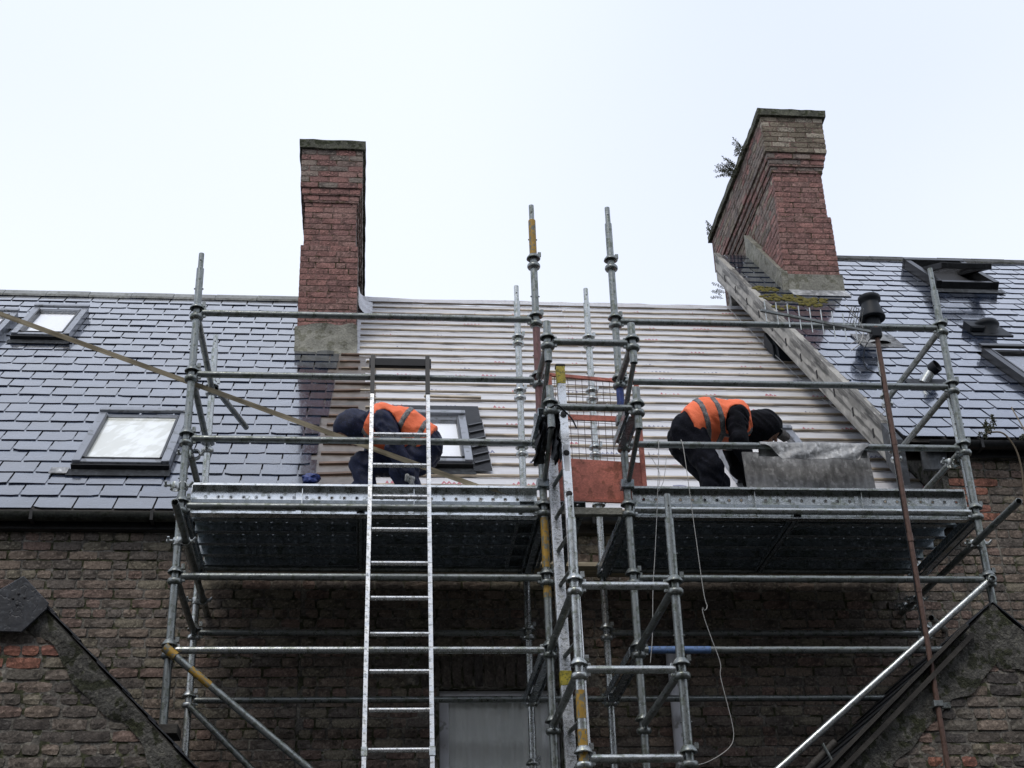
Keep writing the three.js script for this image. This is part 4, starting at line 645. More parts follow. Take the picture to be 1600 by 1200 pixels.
for (const [x0, x1, ribs, m, lean] of [[-2.69, -0.338, [-1.97, -1.206], M.toe, -0.1], [0.335, 2.735, [1.19, 1.964], M.galvBright, 0.0]]) {
  const tip = (g) => { g.translate(0, -0.955, 0.04); g.rotateX(lean); g.translate(0, 0.955, -0.04); return g; };
  const len = x1 - x0, plate = punched(0.225, len, Math.round(len / 0.088), [0.105, 0.152], 0.0095, 0.003); plate.translate(x0, 0.955, -0.075);
  const b = part(scaffold, 'toe_board', tip(boxUV(plate)), m);
  part(b, 'flange', tip(merge([box(x0, x1, 1.18, 1.184, -0.075, -0.012), box(x0, x1, 1.168, 1.18, -0.016, -0.012), box(x0, x1, 0.951, 0.955, -0.075, -0.012)])), m); part(b, 'end_plate', tip(box(x0 - 0.004, x0, 0.951, 1.184, -0.075, -0.012)), m); part(b, 'end_plate', tip(box(x1, x1 + 0.004, 0.951, 1.184, -0.075, -0.012)), m);
  for (const x of ribs) part(b, 'rib', tip(merge([box(x - 0.022, x + 0.022, 0.957, 1.178, -0.0715, -0.066), box(x + 0.018, x + 0.022, 0.957, 1.178, -0.066, -0.03)])), m);
  const rims = [], n = Math.round(len / 0.088); [0.105, 0.152].forEach((v, j) => { for (let i = 0; i < n; i++) { const t = new THREE.TorusGeometry(0.0115, 0.0028, 4, 8); t.translate(x0 + (i + 0.5 + (j % 2 ? 0.5 : 0)) * len / (n + 0.5), 0.955 + v, -0.071); rims.push(flat(t)); } });
  const rm = part(b, 'punched_rims', tip(merge(rims)), m); rm.userData.kind = 'stuff';
}

// ---------------------------------------------------------------- things on the scaffold
// ladder with black top bar, leaning on the guard rails
{
  const o = thing('ladder', 'aluminium ladder with black top bar leaning against the left bay', 'ladder', [-1.29, -LIFT, 1.2]);
  const zz = (y) => 0.085 + (2.1 - y) * 0.178, P = (x, y) => V(x, y, zz(y)); const xl = -1.485, xr = -1.098, xlb = -1.497, xrb = -1.098;
  for (const [a, b] of [[xl, xlb], [xr, xrb]]) { const st = part(o, 'rail', barUV(bar(P(a, 1.78), P(b - (a - b) * 1.3, -LIFT + 0.02), 0.026, 0.06), P(a, 2), P(b, -4)), M.alu); part(st, 'rail_grip', bar(P(a, 2.12), P(a, 1.78), 0.03, 0.062, V(0, 0, 1)), M.black); part(st, 'foot', bar(P(b, -LIFT + 0.08), P(b, -LIFT), 0.04, 0.07), M.blackRubber); part(st, 'clip', bar(P(b, -0.78), P(b, -0.84), 0.036, 0.07), M.galvBright); }
  part(o, 'top_bar', softBox(-1.51, -1.072, 2.035, 2.1, 0.07, 0.112, 0.006), M.black);
  for (let y = 1.455; y > -4.3; y -= 0.2495) part(o, 'rung', rod(P(xl + 0.012, y), P(xr - 0.012, y), 0.0155, { seg: 12 }), M.alu);
}
// access ladder seen edge on
{
  const o = thing('ladder', 'aluminium access ladder with yellow tip rising through the middle bay', 'ladder', [-0.2, -LIFT, 1.2]);
  const za = (y) => 0.3 + (1.94 - y) * 0.1, A = (y) => V(-0.178, y, za(y)), B = (y) => V(-0.225, y, za(y) - 0.33);
  const ra = part(o, 'rail', barUV(bar(A(1.93), A(-LIFT + 0.02), 0.045, 0.056, V(1, 0, 0)), A(2), A(-2)), M.alu); const rb = part(o, 'rail', barUV(bar(B(1.5), B(-LIFT + 0.02), 0.045, 0.07, V(1, 0, 0)), B(2), B(-2)), M.alu);
  part(ra, 'tip_sleeve', bar(A(1.945), A(1.8), 0.05, 0.06, V(1, 0, 0)), M.yellow); part(ra, 'end_cap', bar(A(1.968), A(1.935), 0.056, 0.068, V(1, 0, 0), 0.012), M.blackRubber);
  part(rb, 'tip_sleeve', bar(B(-0.2), B(-0.3), 0.05, 0.074, V(1, 0, 0)), M.yellow);
  for (let y = 1.4; y > -4.2; y -= 0.25) part(o, 'rung', rod(A(y).add(V(-0.01, 0, -0.03)), B(y).add(V(0, 0, 0.02)), 0.015, { seg: 10 }), M.galv);
  for (let y = 1.55; y > 0.2; y -= 0.31) part(ra, 'rung_socket', lathe([[0.0, 0.004], [0.018, 0.004], [0.022, 0]], 12, A(y).add(V(0, 0, 0.036)), new THREE.Quaternion().setFromAxisAngle(V(1, 0, 0), Math.PI / 2)), M.blackRubber);
  part(ra, 'rating_sticker', box(-0.195, -0.161, 1.06, 1.3, za(1.18) + 0.012, za(1.18) + 0.03), M.blind);
}
// red access gate: frame, wire mesh, kick plate
{
  const o = thing('access_gate', 'red mesh gate with solid lower plate in the middle bay', 'gate', [0.15, 1.1, -0.12]); const z = -0.115, tilt = -0.06; const P = (x, y) => V(x, y + (x + 0.1) * tilt, z);
  part(o, 'frame', merge([bar(P(-0.2, 2.1), P(0.44, 2.085), 0.022, 0.024), bar(P(-0.2, 1.76), P(0.44, 1.78), 0.016, 0.042), bar(P(0.44, 2.085), P(0.445, 1.1), 0.022, 0.034, V(1, 0, 0)), bar(P(-0.2, 2.1), P(-0.2, 1.12), 0.022, 0.034, V(1, 0, 0)), bar(P(-0.2, 1.115), P(0.44, 1.135), 0.02, 0.02)]), M.red);
  part(o, 'kick_plate', merge([prism([[-0.2, P(-0.2, 1.13).y], [0.44, P(0.44, 1.14).y], [0.44, P(0.44, 1.44).y], [-0.2, P(-0.2, 1.435).y]], z - 0.004, z + 0.004)]), M.red);
  const wires = []; for (let x = -0.16; x < 0.43; x += 0.05) wires.push(rod(P(x, 1.43), P(x + rr(-0.006, 0.006), 2.09), 0.0022, { seg: 5 })); for (let y = 1.48; y < 2.07; y += 0.05) wires.push(rod(P(-0.19, y), P(0.43, y + 0.01 + rr(-0.006, 0.006)), 0.0022, { seg: 5 }));
  part(o, 'wire_mesh', merge(wires), M.rust);
}
// long timber leaning through the left bay
{ const o = thing('timber_batten', 'long pale timber sloping across the left bay', 'timber', [-0.72, 1.07, -0.09]); const A = V(-0.44, 1.1, -0.12), B = V(-4.75, 2.735, -0.085); part(o, 'batten_length', barUV(bar(A, B, 0.05, 0.035, V(0, 1, 0.4)), A, B), M.plank); }
// grey sheet and folded lead on the right bay
{
  const o = thing('sheet_panel', 'weathered grey sheet propped inside the right bay rail', 'panel', [1.67, 1.07, -0.15]); const g = new THREE.BoxGeometry(0.945, 0.47, 0.014, 20, 10, 1), p = g.attributes.position; for (let i = 0; i < p.count; i++) p.setZ(i, p.getZ(i) + 0.008 * (noise3(p.getX(i) * 4, p.getY(i) * 4, 3) - 0.5)); g.rotateX(-0.1); g.rotateZ(0.008); g.translate(1.667, 1.30, -0.155); g.computeVertexNormals(); part(o, 'sheet', boxUV(g), M.panel);
}
{
  const o = thing('lead_sheet', 'crumpled grey lead sheet folded over the right bay rail', 'lead sheet', [1.67, 1.44, 0]); const nx = 60, nt = 26, pos = [], idx = [];
  for (let i = 0; i <= nx; i++) for (let j = 0; j <= nt; j++) {
    const u = i / nx, t = j / nt; const lx = mix(1.275, 2.075, u) + (t > 0.5 ? (t - 0.5) * (u < 0.5 ? 0.16 : -0.12) * Math.pow(Math.abs(2 * u - 1), 3) : 0); let y, z; const r = 0.03, drop = 0.105 * smooth(-0.02, 0.16, u) * smooth(1.04, 0.93, u) + 0.012 * noise3(u * 9, 1, 1);
    if (t < 0.2) { const k = t / 0.2; z = -0.03 - (1 - k) * 0.012; y = 1.5 - (1 - k) * 0.06; } else if (t < 0.5) { const a = Math.PI * (1 - (t - 0.2) / 0.3); z = Math.cos(a) * r; y = 1.5 + Math.sin(a) * r; } else { const k = (t - 0.5) / 0.5; z = r + 0.01 * k + 0.014 * Math.sin(k * 5 + u * 14) * k; y = 1.5 - k * drop; }
    const w = noise3(u * 26, t * 7, 4) - 0.5; z += w * 0.008; y += (noise3(u * 7, t * 2, 9) - 0.5) * 0.008; pos.push(lx, y, z);
  }
  for (let i = 0; i < nx; i++) for (let j = 0; j < nt; j++) { const a = i * (nt + 1) + j, b = a + 1, c = a + nt + 1, d = c + 1; idx.push(a, c, b, b, c, d); }
  const g = new THREE.BufferGeometry(); g.setAttribute('position', new THREE.Float32BufferAttribute(pos, 3)); g.setIndex(idx); g.computeVertexNormals(); const f = boxUV(flat(g)); const back = f.clone(); back.translate(0, -0.001, -0.003); part(o, 'sheet', merge([f, back]), M.lead);
}
// black plastic wrapped round the left bracket
{
  const o = thing('black_plastic', 'black plastic sheeting tied round the bracket by the access ladder', 'plastic', [-0.3, 1.1, 0.45]);
  const fold = (name, A, B, w, k) => { const g = new THREE.PlaneGeometry(1, 1, 18, 22), p = g.attributes.position, d = B.clone().sub(A); for (let i = 0; i < p.count; i++) { const u = p.getX(i), t = 0.5 - p.getY(i); const ww = w * (0.45 + 0.9 * t) * (0.8 + 0.5 * noise3(t * 6, k, 1)); const q = A.clone().addScaledVector(d, t); const f1 = Math.sin(u * 13 + k + t * 3) * 0.022, f2 = (noise3(u * 7 + k, t * 9, k) - 0.5) * 0.06; p.setXYZ(i, q.x + u * ww * 0.75 + f2 * 0.5, q.y + (noise3(u * 5, t * 4, k + 4) - 0.5) * 0.05, q.z + f1 + f2 - u * ww * 0.4); } g.computeVertexNormals(); part(o, name, boxUV(flat(g)), M.plasticFilm); };
  fold('wrap', V(-0.31, 1.46, 0.56), V(-0.36, 1.24, 0.22), 0.085, 3); fold('hanging_fold', V(-0.25, 1.47, 0.57), V(-0.25, 1.17, 0.42), 0.06, 8); fold('hanging_fold', V(-0.335, 1.45, 0.5), V(-0.33, 1.3, 0.3), 0.07, 14);
  part(o, 'tie_string', path([V(-0.33, 1.46, 0.6), V(-0.26, 1.485, 0.63), V(-0.2, 1.45, 0.6), V(-0.16, 1.4, 0.6), V(-0.13, 1.33, 0.6)], 0.006), M.plastic);
}
// loose tie wires hanging from the rail
{ const o = thing('tie_wire', 'thin wire hanging straight down from the right bay rail', 'wire', [0.5, 0.06, 0.04]); part(o, 'strand', path([V(0.535, 1.48, -0.03), V(0.54, 1.53, 0.02), V(0.538, 1.49, 0.035), V(0.5, 1.1, 0.04), V(0.44, 0.6, 0.045), V(0.42, 0.45, 0.04), V(0.385, 0.06, 0.04), V(0.36, -0.1, 0.04)], 0.0028, 60, 5), M.wire); part(o, 'loose_end', path([V(0.47, 1.45, -0.02), V(0.54, 1.28, -0.02), V(0.52, 1.15, -0.02), V(0.56, 1.22, -0.02), V(0.6, 1.42, -0.02)], 0.0022, 30, 5), M.wire); }
{ const o = thing('tie_wire', 'long curled wire trailing down past the right bay with a small loop', 'wire', [0.8, -0.77, 0.04]); const pts = [V(0.70, 1.48, -0.03), V(0.705, 1.53, 0.02), V(0.71, 1.49, 0.035), V(0.74, 0.83, 0.04), V(0.765, 0.34, 0.04), V(0.775, 0.28, 0.045), V(0.752, 0.255, 0.05), V(0.738, 0.285, 0.05), V(0.745, 0.22, 0.045), V(0.775, 0.1, 0.04), V(0.83, -0.12, 0.04), V(0.82, -0.17, 0.04), V(0.87, -0.58, 0.04), V(0.84, -0.65, 0.04), V(0.68, -0.75, 0.05), V(0.55, -0.78, 0.06)]; part(o, 'strand', path(pts, 0.0028, 110, 5), M.wire); }
// blue rag by the toe board
{ const o = thing('blue_rag', 'small blue rag on the slates just above the left toe board', 'rag', [-2.0, 1.9, -1.9]); const g = new THREE.IcosahedronGeometry(0.05, 2), p = g.attributes.position; for (let i = 0; i < p.count; i++) { const k = 0.7 + 0.9 * noise3(p.getX(i) * 40, p.getY(i) * 40, p.getZ(i) * 40); p.setXYZ(i, p.getX(i) * k * 1.3, p.getY(i) * k * 0.8, p.getZ(i) * k); } const q = LOW.at(-1.98, 0.04, 0.62); g.translate(q.x, q.y, q.z); g.computeVertexNormals(); part(o, 'cloth', boxUV(g), M.blue); }

// ---------------------------------------------------------------- television aerial on its pole
{
  const o = thing('aerial_mast', 'rusty brown pole carrying a television aerial, right of the scaffold', 'aerial', [2.155, -0.2, 0.3]); const px = 2.155, pz = 0.3, tip = 2.33;
  part(o, 'mast', merge([rod(V(px, -1.4, pz), V(px, tip, pz), 0.0175), rod(V(px, 0.66, pz), V(px, 0.72, pz), 0.022), rod(V(px, 1.38, pz), V(px, 1.41, pz), 0.0205), rod(V(px, 0.3, pz), V(px, 0.33, pz), 0.0205)]), M.rust);
  for (const y of [-0.45, -0.9]) part(o, 'wall_bracket', merge([softBox(px - 0.1, px + 0.1, y - 0.02, y + 0.02, 0.245, 0.27), softBox(px - 0.03, px + 0.03, y - 0.02, y + 0.02, 0.26, 0.325)]), M.galv);
  const a = V(1.235, 2.30, 0.55), b = V(2.14, 2.275, 0.31), d = b.clone().sub(a).normalize();
  const boom = part(o, 'boom', bar(a, b.clone().addScaledVector(d, 0.06), 0.018, 0.018), M.ironwork); part(boom, 'clamp', softBox(px - 0.045, px + 0.03, 2.235, 2.31, pz - 0.03, pz + 0.035), M.plastic);
  for (let i = 0; i < 9; i++) { const q = a.clone().addScaledVector(d, 0.04 + i * 0.092); part(o, 'element', rod(q.clone().add(V(0, -0.085 - 0.004 * i, 0)), q.clone().add(V(0, 0.085 + 0.004 * i, 0)), 0.0042, { seg: 6 }), M.galvBright); }
  for (const s of [-1, 1]) { // two angled grids of the reflector
    const base = a.clone().addScaledVector(d, 0.84), gs = []; for (let j = 0; j < 6; j++) { const off = d.clone().multiplyScalar(-0.0 - j * 0.019); gs.push(rod(base.clone().add(off).add(V(0, s * (0.03 + j * 0.012), -0.07)), base.clone().add(off).add(V(0, s * (0.14), 0.07)), 0.003, { seg: 5 })); } gs.push(path([base.clone().add(V(0, s * 0.02, 0)), base.clone().addScaledVector(d, -0.05).add(V(0, s * 0.12, 0)), base.clone().addScaledVector(d, -0.13).add(V(0, s * 0.19, 0))], 0.004, 10, 5)); part(o, 'reflector_grid', merge(gs), M.wire);
  }
  part(o, 'cable', path([b, b.clone().add(V(-0.1, -0.14, 0.02)), b.clone().add(V(-0.12, -0.3, 0.02)), b.clone().add(V(-0.02, -0.36, 0.02)), V(px - 0.02, 1.85, pz), V(px - 0.022, 1.2, pz), V(px - 0.022, 0, pz)], 0.004, 60, 5), M.plastic);
}
{ const o = thing('aerial_cable', 'thin cable slung from the roof edge to the right upright', 'cable', [3.0, 3.4, -2.5]); const q = LOW.at(3.1, 0.03, 2.85); part(o, 'strand', path([LOW.at(2.95, 0.05, 6.7), LOW.at(3.0, 0.04, 4.6), q, V(3.1, 3.0, -2.6), V(2.9, 2.62, -1.7), V(2.79, 2.45, -1.24)], 0.004, 60, 5), M.wire); }

// ---------------------------------------------------------------- plants
function sprig(o, base, dir, n, len, m) {
  for (let k = 0; k < n; k++) { const t = dir.clone().add(V(rr(-0.5, 0.5), rr(-0.25, 0.6), rr(-0.6, 0.6))).normalize(), L = len * rr(0.55, 1.1), b0 = base.clone().add(V(rr(-0.02, 0.02), rr(-0.03, 0.03), rr(-0.12, 0.12))); const mid = b0.clone().addScaledVector(t, L * 0.5).add(V(0, 0.02, 0)), end = b0.clone().addScaledVector(t, L).add(V(0, rr(-0.02, 0.05), 0)); const gs = [path([b0, mid, end], 0.005, 8, 4)];
    for (let j = 2; j < 9; j++) for (const s of [-1, 1]) { const c = new THREE.CatmullRomCurve3([b0, mid, end]).getPoint(j / 9); const leaf = new THREE.SphereGeometry(1, 5, 4); leaf.scale(0.017, 0.004, 0.006); leaf.rotateY(rr(0, 6)); leaf.rotateZ(rr(-0.8, 0.8)); leaf.translate(c.x + rr(-0.012, 0.012), c.y + s * 0.009, c.z + s * 0.012); gs.push(flat(leaf)); } part(o, 'frond', merge(gs), m); }
}
{ const o = thing('fern', 'large fern tuft growing from the right chimney cap', 'fern', [3.24, 8.36, -6.0]); sprig(o, V(3.24, 8.37, -5.75), V(-1, 0.1, 0.1), 7, 0.18, M.leaf); sprig(o, V(3.24, 8.36, -6.15), V(-1, 0.15, 0.15), 18, 0.3, M.leaf); }
{ const o = thing('fern', 'small fern tuft at the far end of the right chimney cap', 'fern', [3.24, 8.34, -7.7]); sprig(o, V(3.24, 8.36, -7.6), V(-1, 0.3, 0), 4, 0.14, M.leaf); sprig(o, V(3.335, 7.45, -7.7), V(-1, 0.2, 0), 4, 0.2, M.leaf); }
{ const o = thing('creeper', 'bare creeper stem hanging from the right hand gutter', 'creeper', [3.8, 1.7, -1.35]); part(o, 'stem', path([V(3.62, 2.26, -1.3), V(3.74, 2.25, -1.28), V(3.83, 2.14, -1.3), V(3.87, 1.98, -1.33), V(3.86, 1.6, -1.4)], 0.008, 30, 6), M.stem); part(o, 'stem', path([V(3.98, 2.6, -1.5), V(3.93, 2.2, -1.25), V(3.98, 1.9, -1.35), V(3.9, 1.5, -1.42)], 0.006, 30, 6), M.stem); sprig(o, V(3.66, 2.25, -1.3), V(-0.6, 0.4, 0.6), 8, 0.12, M.leaf); sprig(o, V(3.95, 2.2, -1.28), V(0, 0.5, 0.8), 8, 0.12, M.leaf); sprig(o, V(3.97, 1.9, -1.33), V(-0.2, 0.1, 0.8), 6, 0.12, M.leaf); }

// ---------------------------------------------------------------- the two roofers
function cap(a, b, ra, rb = ra) { const ax = a[0], ay = a[1], az = a[2], dx = b[0] - ax, dy = b[1] - ay, dz = b[2] - az, L = dx * dx + dy * dy + dz * dz || 1e-9; return (x, y, z) => { let t = ((x - ax) * dx + (y - ay) * dy + (z - az) * dz) / L; t = t < 0 ? 0 : t > 1 ? 1 : t; return Math.hypot(x - ax - dx * t, y - ay - dy * t, z - az - dz * t) - (ra + (rb - ra) * t); }; }
function blend(list, k = 0.04) { return (x, y, z) => { let d = 9; for (const f of list) { const e = f(x, y, z); const h = clamp(0.5 + 0.5 * (e - d) / k); d = e + (d - e) * h - k * h * (1 - h); } return d; }; }
// naive surface nets over a box
function skinOf(f, lo, hi, cell) {
  const n = [0, 1, 2].map((i) => Math.ceil((hi[i] - lo[i]) / cell) + 1), [nx, ny, nz] = n, val = new Float32Array(nx * ny * nz); const id = (i, j, k) => i + nx * (j + ny * k);
  for (let k = 0; k < nz; k++) for (let j = 0; j < ny; j++) for (let i = 0; i < nx; i++) val[id(i, j, k)] = f(lo[0] + i * cell, lo[1] + j * cell, lo[2] + k * cell);
  const vert = new Int32Array(nx * ny * nz).fill(-1), pos = [], idx = []; const corner = [[0, 0, 0], [1, 0, 0], [0, 1, 0], [1, 1, 0], [0, 0, 1], [1, 0, 1], [0, 1, 1], [1, 1, 1]], edges = [[0, 1], [2, 3], [4, 5], [6, 7], [0, 2], [1, 3], [4, 6], [5, 7], [0, 4], [1, 5], [2, 6], [3, 7]];
  for (let k = 0; k < nz - 1; k++) for (let j = 0; j < ny - 1; j++) for (let i = 0; i < nx - 1; i++) {
    const v = corner.map((c) => val[id(i + c[0], j + c[1], k + c[2])]); let s = 0, x = 0, y = 0, z = 0; for (const [a, b] of edges) if ((v[a] < 0) !== (v[b] < 0)) { const t = v[a] / (v[a] - v[b]); x += mix(corner[a][0], corner[b][0], t); y += mix(corner[a][1], corner[b][1], t); z += mix(corner[a][2], corner[b][2], t); s++; }
    if (s) { vert[id(i, j, k)] = pos.length / 3; pos.push(lo[0] + (i + x / s) * cell, lo[1] + (j + y / s) * cell, lo[2] + (k + z / s) * cell); }
  }
  const quad = (a, b, c, d, flip) => { if (a < 0 || b < 0 || c < 0 || d < 0) return; flip ? idx.push(a, c, b, a, d, c) : idx.push(a, b, c, a, c, d); };
  for (let k = 1; k < nz - 1; k++) for (let j = 1; j < ny - 1; j++) for (let i = 1; i < nx - 1; i++) {
    const o = val[id(i, j, k)] < 0; if (o !== val[id(i + 1, j, k)] < 0) quad(vert[id(i, j, k)], vert[id(i, j - 1, k)], vert[id(i, j - 1, k - 1)], vert[id(i, j, k - 1)], o);
    if (o !== val[id(i, j + 1, k)] < 0) quad(vert[id(i, j, k)], vert[id(i, j, k - 1)], vert[id(i - 1, j, k - 1)], vert[id(i - 1, j, k)], o);
    if (o !== val[id(i, j, k + 1)] < 0) quad(vert[id(i, j, k)], vert[id(i - 1, j, k)], vert[id(i - 1, j - 1, k)], vert[id(i, j - 1, k)], o);
  }
  const g = new THREE.BufferGeometry(); g.setAttribute('position', new THREE.Float32BufferAttribute(pos, 3)); g.setIndex(idx); g.computeVertexNormals();
  // turn the faces outward if the winding came out inside
  { const p = g.attributes.position, nn = g.attributes.normal; let out = 0; for (let i = 0; i < p.count; i += 7) { const e = 0.004; out += f(p.getX(i) + nn.getX(i) * e, p.getY(i) + nn.getY(i) * e, p.getZ(i) + nn.getZ(i) * e) > 0 ? 1 : -1; } if (out < 0) { g.index.array.reverse(); g.computeVertexNormals(); } }
  return boxUV(flat(g));
}
const creases = (amp, s, k) => (x, y, z) => { const n = noise3(x * s + k, y * s * 0.55 + k, z * s * 0.7), m = noise3((x + y) * s * 1.5 + k, (y - x) * s * 0.6, z * s * 0.9 + k); return amp * (0.9 * (n - 0.5) + 1.5 * (Math.abs(m - 0.5) * 2 - 0.42)); };
function hand(w, dir, side, down) { // palm and five separate bent fingers
  const u = dir.clone().normalize(), s = side.clone().normalize(), d = down.clone().normalize(), P = (a, b, c) => w.clone().addScaledVector(u, a).addScaledVector(s, b).addScaledVector(d, c).toArray(); const fs = [blend([cap(P(0, 0, 0), P(0.05, 0.0, 0), 0.026, 0.028), cap(P(0.055, -0.028, 0), P(0.055, 0.028, 0), 0.015)], 0.012)];
  [[-0.03, 0.068], [-0.01, 0.078], [0.011, 0.073], [0.031, 0.058]].forEach(([b, L]) => fs.push(blend([cap(P(0.06, b, 0), P(0.06 + L * 0.5, b * 1.1, 0.008), 0.0095, 0.009), cap(P(0.06 + L * 0.5, b * 1.1, 0.008), P(0.06 + L * 0.85, b * 1.12, 0.034), 0.009, 0.008)], 0.004)));
  fs.push(blend([cap(P(0.015, -0.025, 0.004), P(0.045, -0.052, 0.016), 0.012, 0.0105), cap(P(0.045, -0.052, 0.016), P(0.07, -0.052, 0.032), 0.0105, 0.009)], 0.005)); const c = P(0.06, 0, 0.01);
  return { f: blend(fs, 0.006), lo: c.map((v) => v - 0.13), hi: c.map((v) => v + 0.13) };
}
function roofer(J, label, look) {
  const o = thing('person', label, 'person', [J.base[0], 1.07, J.base[1]]); const lo = J.lo, hi = J.hi, mids = (a, b, t) => a.map((v, i) => mix(v, b[i], t));
  const zs = (p, d) => [p[0], p[1], p[2] + d];
  const torsoParts = []; for (const d of [-0.075, 0.075]) { torsoParts.push(cap(zs(J.pelvis, d), zs(J.belly, d), 0.125, 0.115)); torsoParts.push(cap(zs(J.belly, d), zs(J.chest, d * 1.25), 0.115, 0.12)); } torsoParts.push(cap(J.chest, J.neck, 0.1, 0.065));
  const torso = blend(torsoParts, 0.06); const arm = (A) => [cap(A[0], A[1], 0.066, 0.052), cap(A[1], A[2], 0.052, 0.038)], leg = (A) => [cap(A[0], A[1], 0.108, 0.075), cap(A[1], A[2], 0.075, 0.052)];
  const foot = (A) => cap(A[2], A[3], 0.048, 0.04); const arms = J.arms.flatMap(arm), legs = J.legs.flatMap(leg), armSdf = blend(arms, 0.02), legSdf = blend(legs, 0.03);
  // the body itself: one surface, with head, nose, ears and hands
  const hd = V(...J.head), face = V(...J.face).normalize(), upv = V(...J.crown).normalize(), sd = new THREE.Vector3().crossVectors(face, upv), H = (a, b, c) => hd.clone().addScaledVector(face, a).addScaledVector(upv, b).addScaledVector(sd, c).toArray();
  const skull = blend([cap(H(-0.01, 0.03, 0), H(0.01, 0.03, 0), 0.085), cap(H(0.03, -0.06, 0), H(0.035, -0.085, 0), 0.05, 0.035), cap(H(0.088, 0.0, 0), H(0.108, -0.03, 0), 0.01, 0.014), cap(H(0, 0, 0.08), H(0, -0.02, 0.085), 0.014), cap(H(0, 0, -0.08), H(0, -0.02, -0.085), 0.014), cap(H(0.083, -0.06, -0.018), H(0.083, -0.06, 0.018), 0.009), cap(H(0.075, 0.03, -0.04), H(0.075, 0.03, 0.04), 0.013)], 0.02);
  const eyes = [cap(H(0.083, 0.004, 0.032), H(0.083, 0.004, 0.032), 0.012), cap(H(0.083, 0.004, -0.032), H(0.083, 0.004, -0.032), 0.012)];
  const skin = blend([torso, armSdf, legSdf, skull, cap(J.neck, J.head, 0.055, 0.055)], 0.03); const parts = [skinOf((x, y, z) => skin(x, y, z) + 0.014, lo, hi, 0.014)];
  parts.push(skinOf((x, y, z) => Math.max(skull(x, y, z), -Math.min(eyes[0](x, y, z), eyes[1](x, y, z))), hd.toArray().map((v) => v - 0.16), hd.toArray().map((v) => v + 0.16), 0.006));
  const hands = J.arms.map((A, i) => { const dir = V(...A[2]).sub(V(...A[1])); return hand(V(...A[2]), dir, V(0.2, 0.1, i ? 1 : -1), V(...J.palm)); }); for (const h of hands) parts.push(skinOf(h.f, h.lo, h.hi, 0.005));
  part(o, 'body', merge(parts), M.skin);
  if (look.gloves) hands.forEach((h) => part(o, 'glove', skinOf((x, y, z) => h.f(x, y, z) - 0.004, h.lo, h.hi, 0.005), M.glove));
  // clothes
  const w1 = creases(0.015, 13, 3), w2 = creases(0.015, 14, 8), w3 = creases(0.011, 12, 11), ax = V(...J.chest).sub(V(...J.pelvis)), aL = ax.length(); ax.normalize(); const along = (x, y, z) => (x - J.pelvis[0]) * ax.x + (y - J.pelvis[1]) * ax.y + (z - J.pelvis[2]) * ax.z;
  const hips = blend([legSdf, blend(torsoParts.filter((_, i) => i === 0 || i === 2), 0.06)], 0.05);
  part(o, 'trousers', skinOf((x, y, z) => Math.max(hips(x, y, z) - 0.014 + w1(x, y, z), along(x, y, z) - aL * 0.28 - (legSdf(x, y, z) < 0.045 ? 9 : 0), J.ankle - y), lo, hi, 0.012), look.trousers);
  const jack = blend([torso, armSdf], 0.03); part(o, 'jacket', skinOf((x, y, z) => Math.max(jack(x, y, z) - 0.013 + w2(x, y, z), aL * 0.1 - along(x, y, z) - (armSdf(x, y, z) < 0.03 ? 9 : 0)), lo, hi, 0.012), look.jacket);
  const sh = J.arms.map((A) => cap(A[0], mids(A[0], A[1], 1), 0.083, 0.11)); const vest = (off) => (x, y, z) => { const t = along(x, y, z); let d = Math.max(torso(x, y, z) - off + w3(x, y, z), t - aL * 1.3, aL * look.hem - t - (look.sag || 0) * 0); for (const s of sh) d = Math.max(d, -s(x, y, z)); return d; };
  const v0 = vest(0.034); part(o, 'vest', skinOf(v0, lo, hi, 0.011), M.hivis, 'orange high visibility vest');
  const bands = look.bands.map((b) => [aL * b - 0.021, aL * b + 0.021]), vb = vest(0.04); part(o, 'reflective_band', skinOf((x, y, z) => { const t = along(x, y, z); let r = 9; for (const [a, b] of bands) r = Math.min(r, Math.max(a - t, t - b)); r = Math.min(r, Math.max(Math.abs(Math.abs(z - J.chest[2]) - 0.115) - 0.02, aL * 0.62 - t)); return Math.max(vb(x, y, z), r); }, lo, hi, 0.009), M.tape);
  const hood = blend([cap(H(-0.025, 0.035, 0), H(-0.005, 0.03, 0), 0.112), cap(H(-0.06, -0.02, 0), J.neck, 0.105, 0.118)], 0.09), open = cap(H(0.135, -0.035, 0), H(0.25, -0.07, 0), 0.085, 0.11);
  part(o, 'hood', skinOf((x, y, z) => Math.max(hood(x, y, z) - 0.006 + w3(x, y, z) * 0.8, -(hood(x, y, z) + 0.014), -open(x, y, z)), hd.toArray().map((v) => v - 0.3), hd.toArray().map((v) => v + 0.3), 0.008), look.jacket);
  if (look.cap) { const pk = new THREE.BoxGeometry(0.11, 0.006, 0.15, 8, 1, 8), p = pk.attributes.position; for (let i = 0; i < p.count; i++) { const x = p.getX(i) + 0.055, z = p.getZ(i); p.setXYZ(i, x * Math.sqrt(1 - (z / 0.085) ** 2 * 0.6), p.getY(i) - z * z * 2.4, z); } pk.applyMatrix4(new THREE.Matrix4().makeBasis(face, upv, sd).setPosition(V(...H(0.075, 0.055, 0)))); pk.computeVertexNormals(); part(o, 'cap_peak', boxUV(pk), M.tape); }
  J.legs.forEach((A) => { const a = A[2], t = A[3]; const c = a.map((v, i) => (v + t[i]) / 2); const f = blend([foot(A), cap([a[0], a[1] + 0.07, a[2]], a, 0.062, 0.058), cap([a[0], 1.105, a[2]], [t[0], 1.1, t[2]], 0.04, 0.034)], 0.03); part(o, 'boot', skinOf((x, y, z) => Math.max(f(x, y, z) - 0.004, 1.072 - y), c.map((v) => v - 0.24), c.map((v) => v + 0.24), 0.012), M.blackCloth); });
  return o;
}
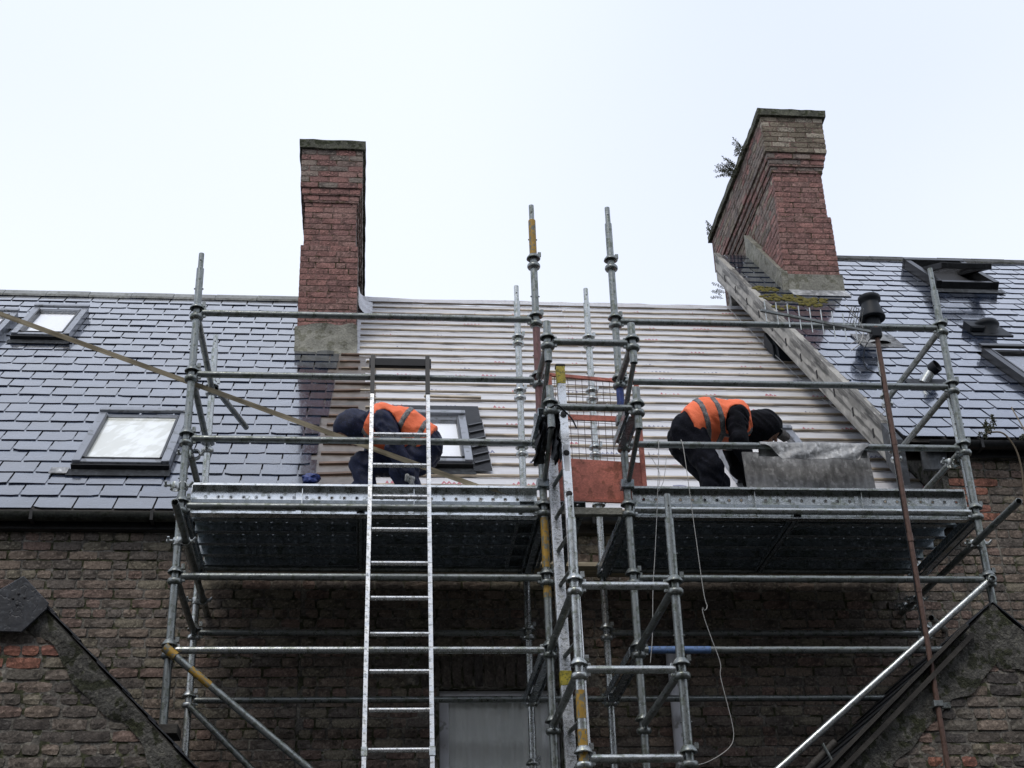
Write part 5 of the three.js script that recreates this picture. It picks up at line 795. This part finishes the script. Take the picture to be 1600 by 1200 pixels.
roofer({ base: [-1.3, -0.68], lo: [-2.0, 1.04, -1.2], hi: [-0.72, 2.4, -0.15], pelvis: [-1.1, 1.77, -0.68], belly: [-1.24, 1.88, -0.68], chest: [-1.41, 1.92, -0.68], neck: [-1.53, 1.92, -0.68], head: [-1.64, 1.9, -0.68], face: [-0.75, -0.65, 0.1], crown: [-0.65, 0.75, 0], palm: [-1, -0.3, 0],
  arms: [[[-1.4, 1.89, -0.48], [-1.32, 1.66, -0.42], [-1.22, 1.46, -0.45]], [[-1.44, 1.89, -0.88], [-1.5, 1.68, -0.9], [-1.62, 1.45, -0.86]]],
  legs: [[[-1.09, 1.73, -0.6], [-1.25, 1.52, -0.56], [-1.12, 1.16, -0.58], [-1.28, 1.11, -0.57]], [[-1.12, 1.72, -0.78], [-1.55, 1.66, -0.76], [-1.46, 1.16, -0.76], [-1.62, 1.11, -0.76]]], ankle: 1.13 },
  'person in navy hooded jacket and orange vest crouching behind the ladder', { trousers: M.navy, jacket: M.navy, hem: -0.14, bands: [0.1, 0.55], gloves: true });
roofer({ base: [1.05, -0.66], lo: [0.55, 1.04, -1.2], hi: [1.85, 2.45, -0.1], pelvis: [0.92, 1.9, -0.66], belly: [1.06, 2.0, -0.66], chest: [1.27, 1.985, -0.66], neck: [1.41, 1.965, -0.66], head: [1.54, 1.945, -0.66], face: [0.78, -0.62, 0.05], crown: [0.62, 0.78, 0], palm: [1, -0.3, 0],
  arms: [[[1.27, 1.96, -0.45], [1.24, 1.74, -0.4], [1.33, 1.52, -0.44]], [[1.3, 1.95, -0.86], [1.36, 1.72, -0.88], [1.46, 1.52, -0.82]]],
  legs: [[[0.92, 1.84, -0.56], [1.04, 1.53, -0.5], [0.99, 1.16, -0.54], [1.16, 1.11, -0.52]], [[0.94, 1.84, -0.77], [1.14, 1.54, -0.76], [1.1, 1.16, -0.78], [1.27, 1.11, -0.77]]], ankle: 1.13 },
  'person in black hood, grey cap and orange vest bending over the right bay', { trousers: M.trousers, jacket: M.blackCloth, hem: -0.02, bands: [0.3, 0.62], cap: true });

renderer.render(scene, camera);
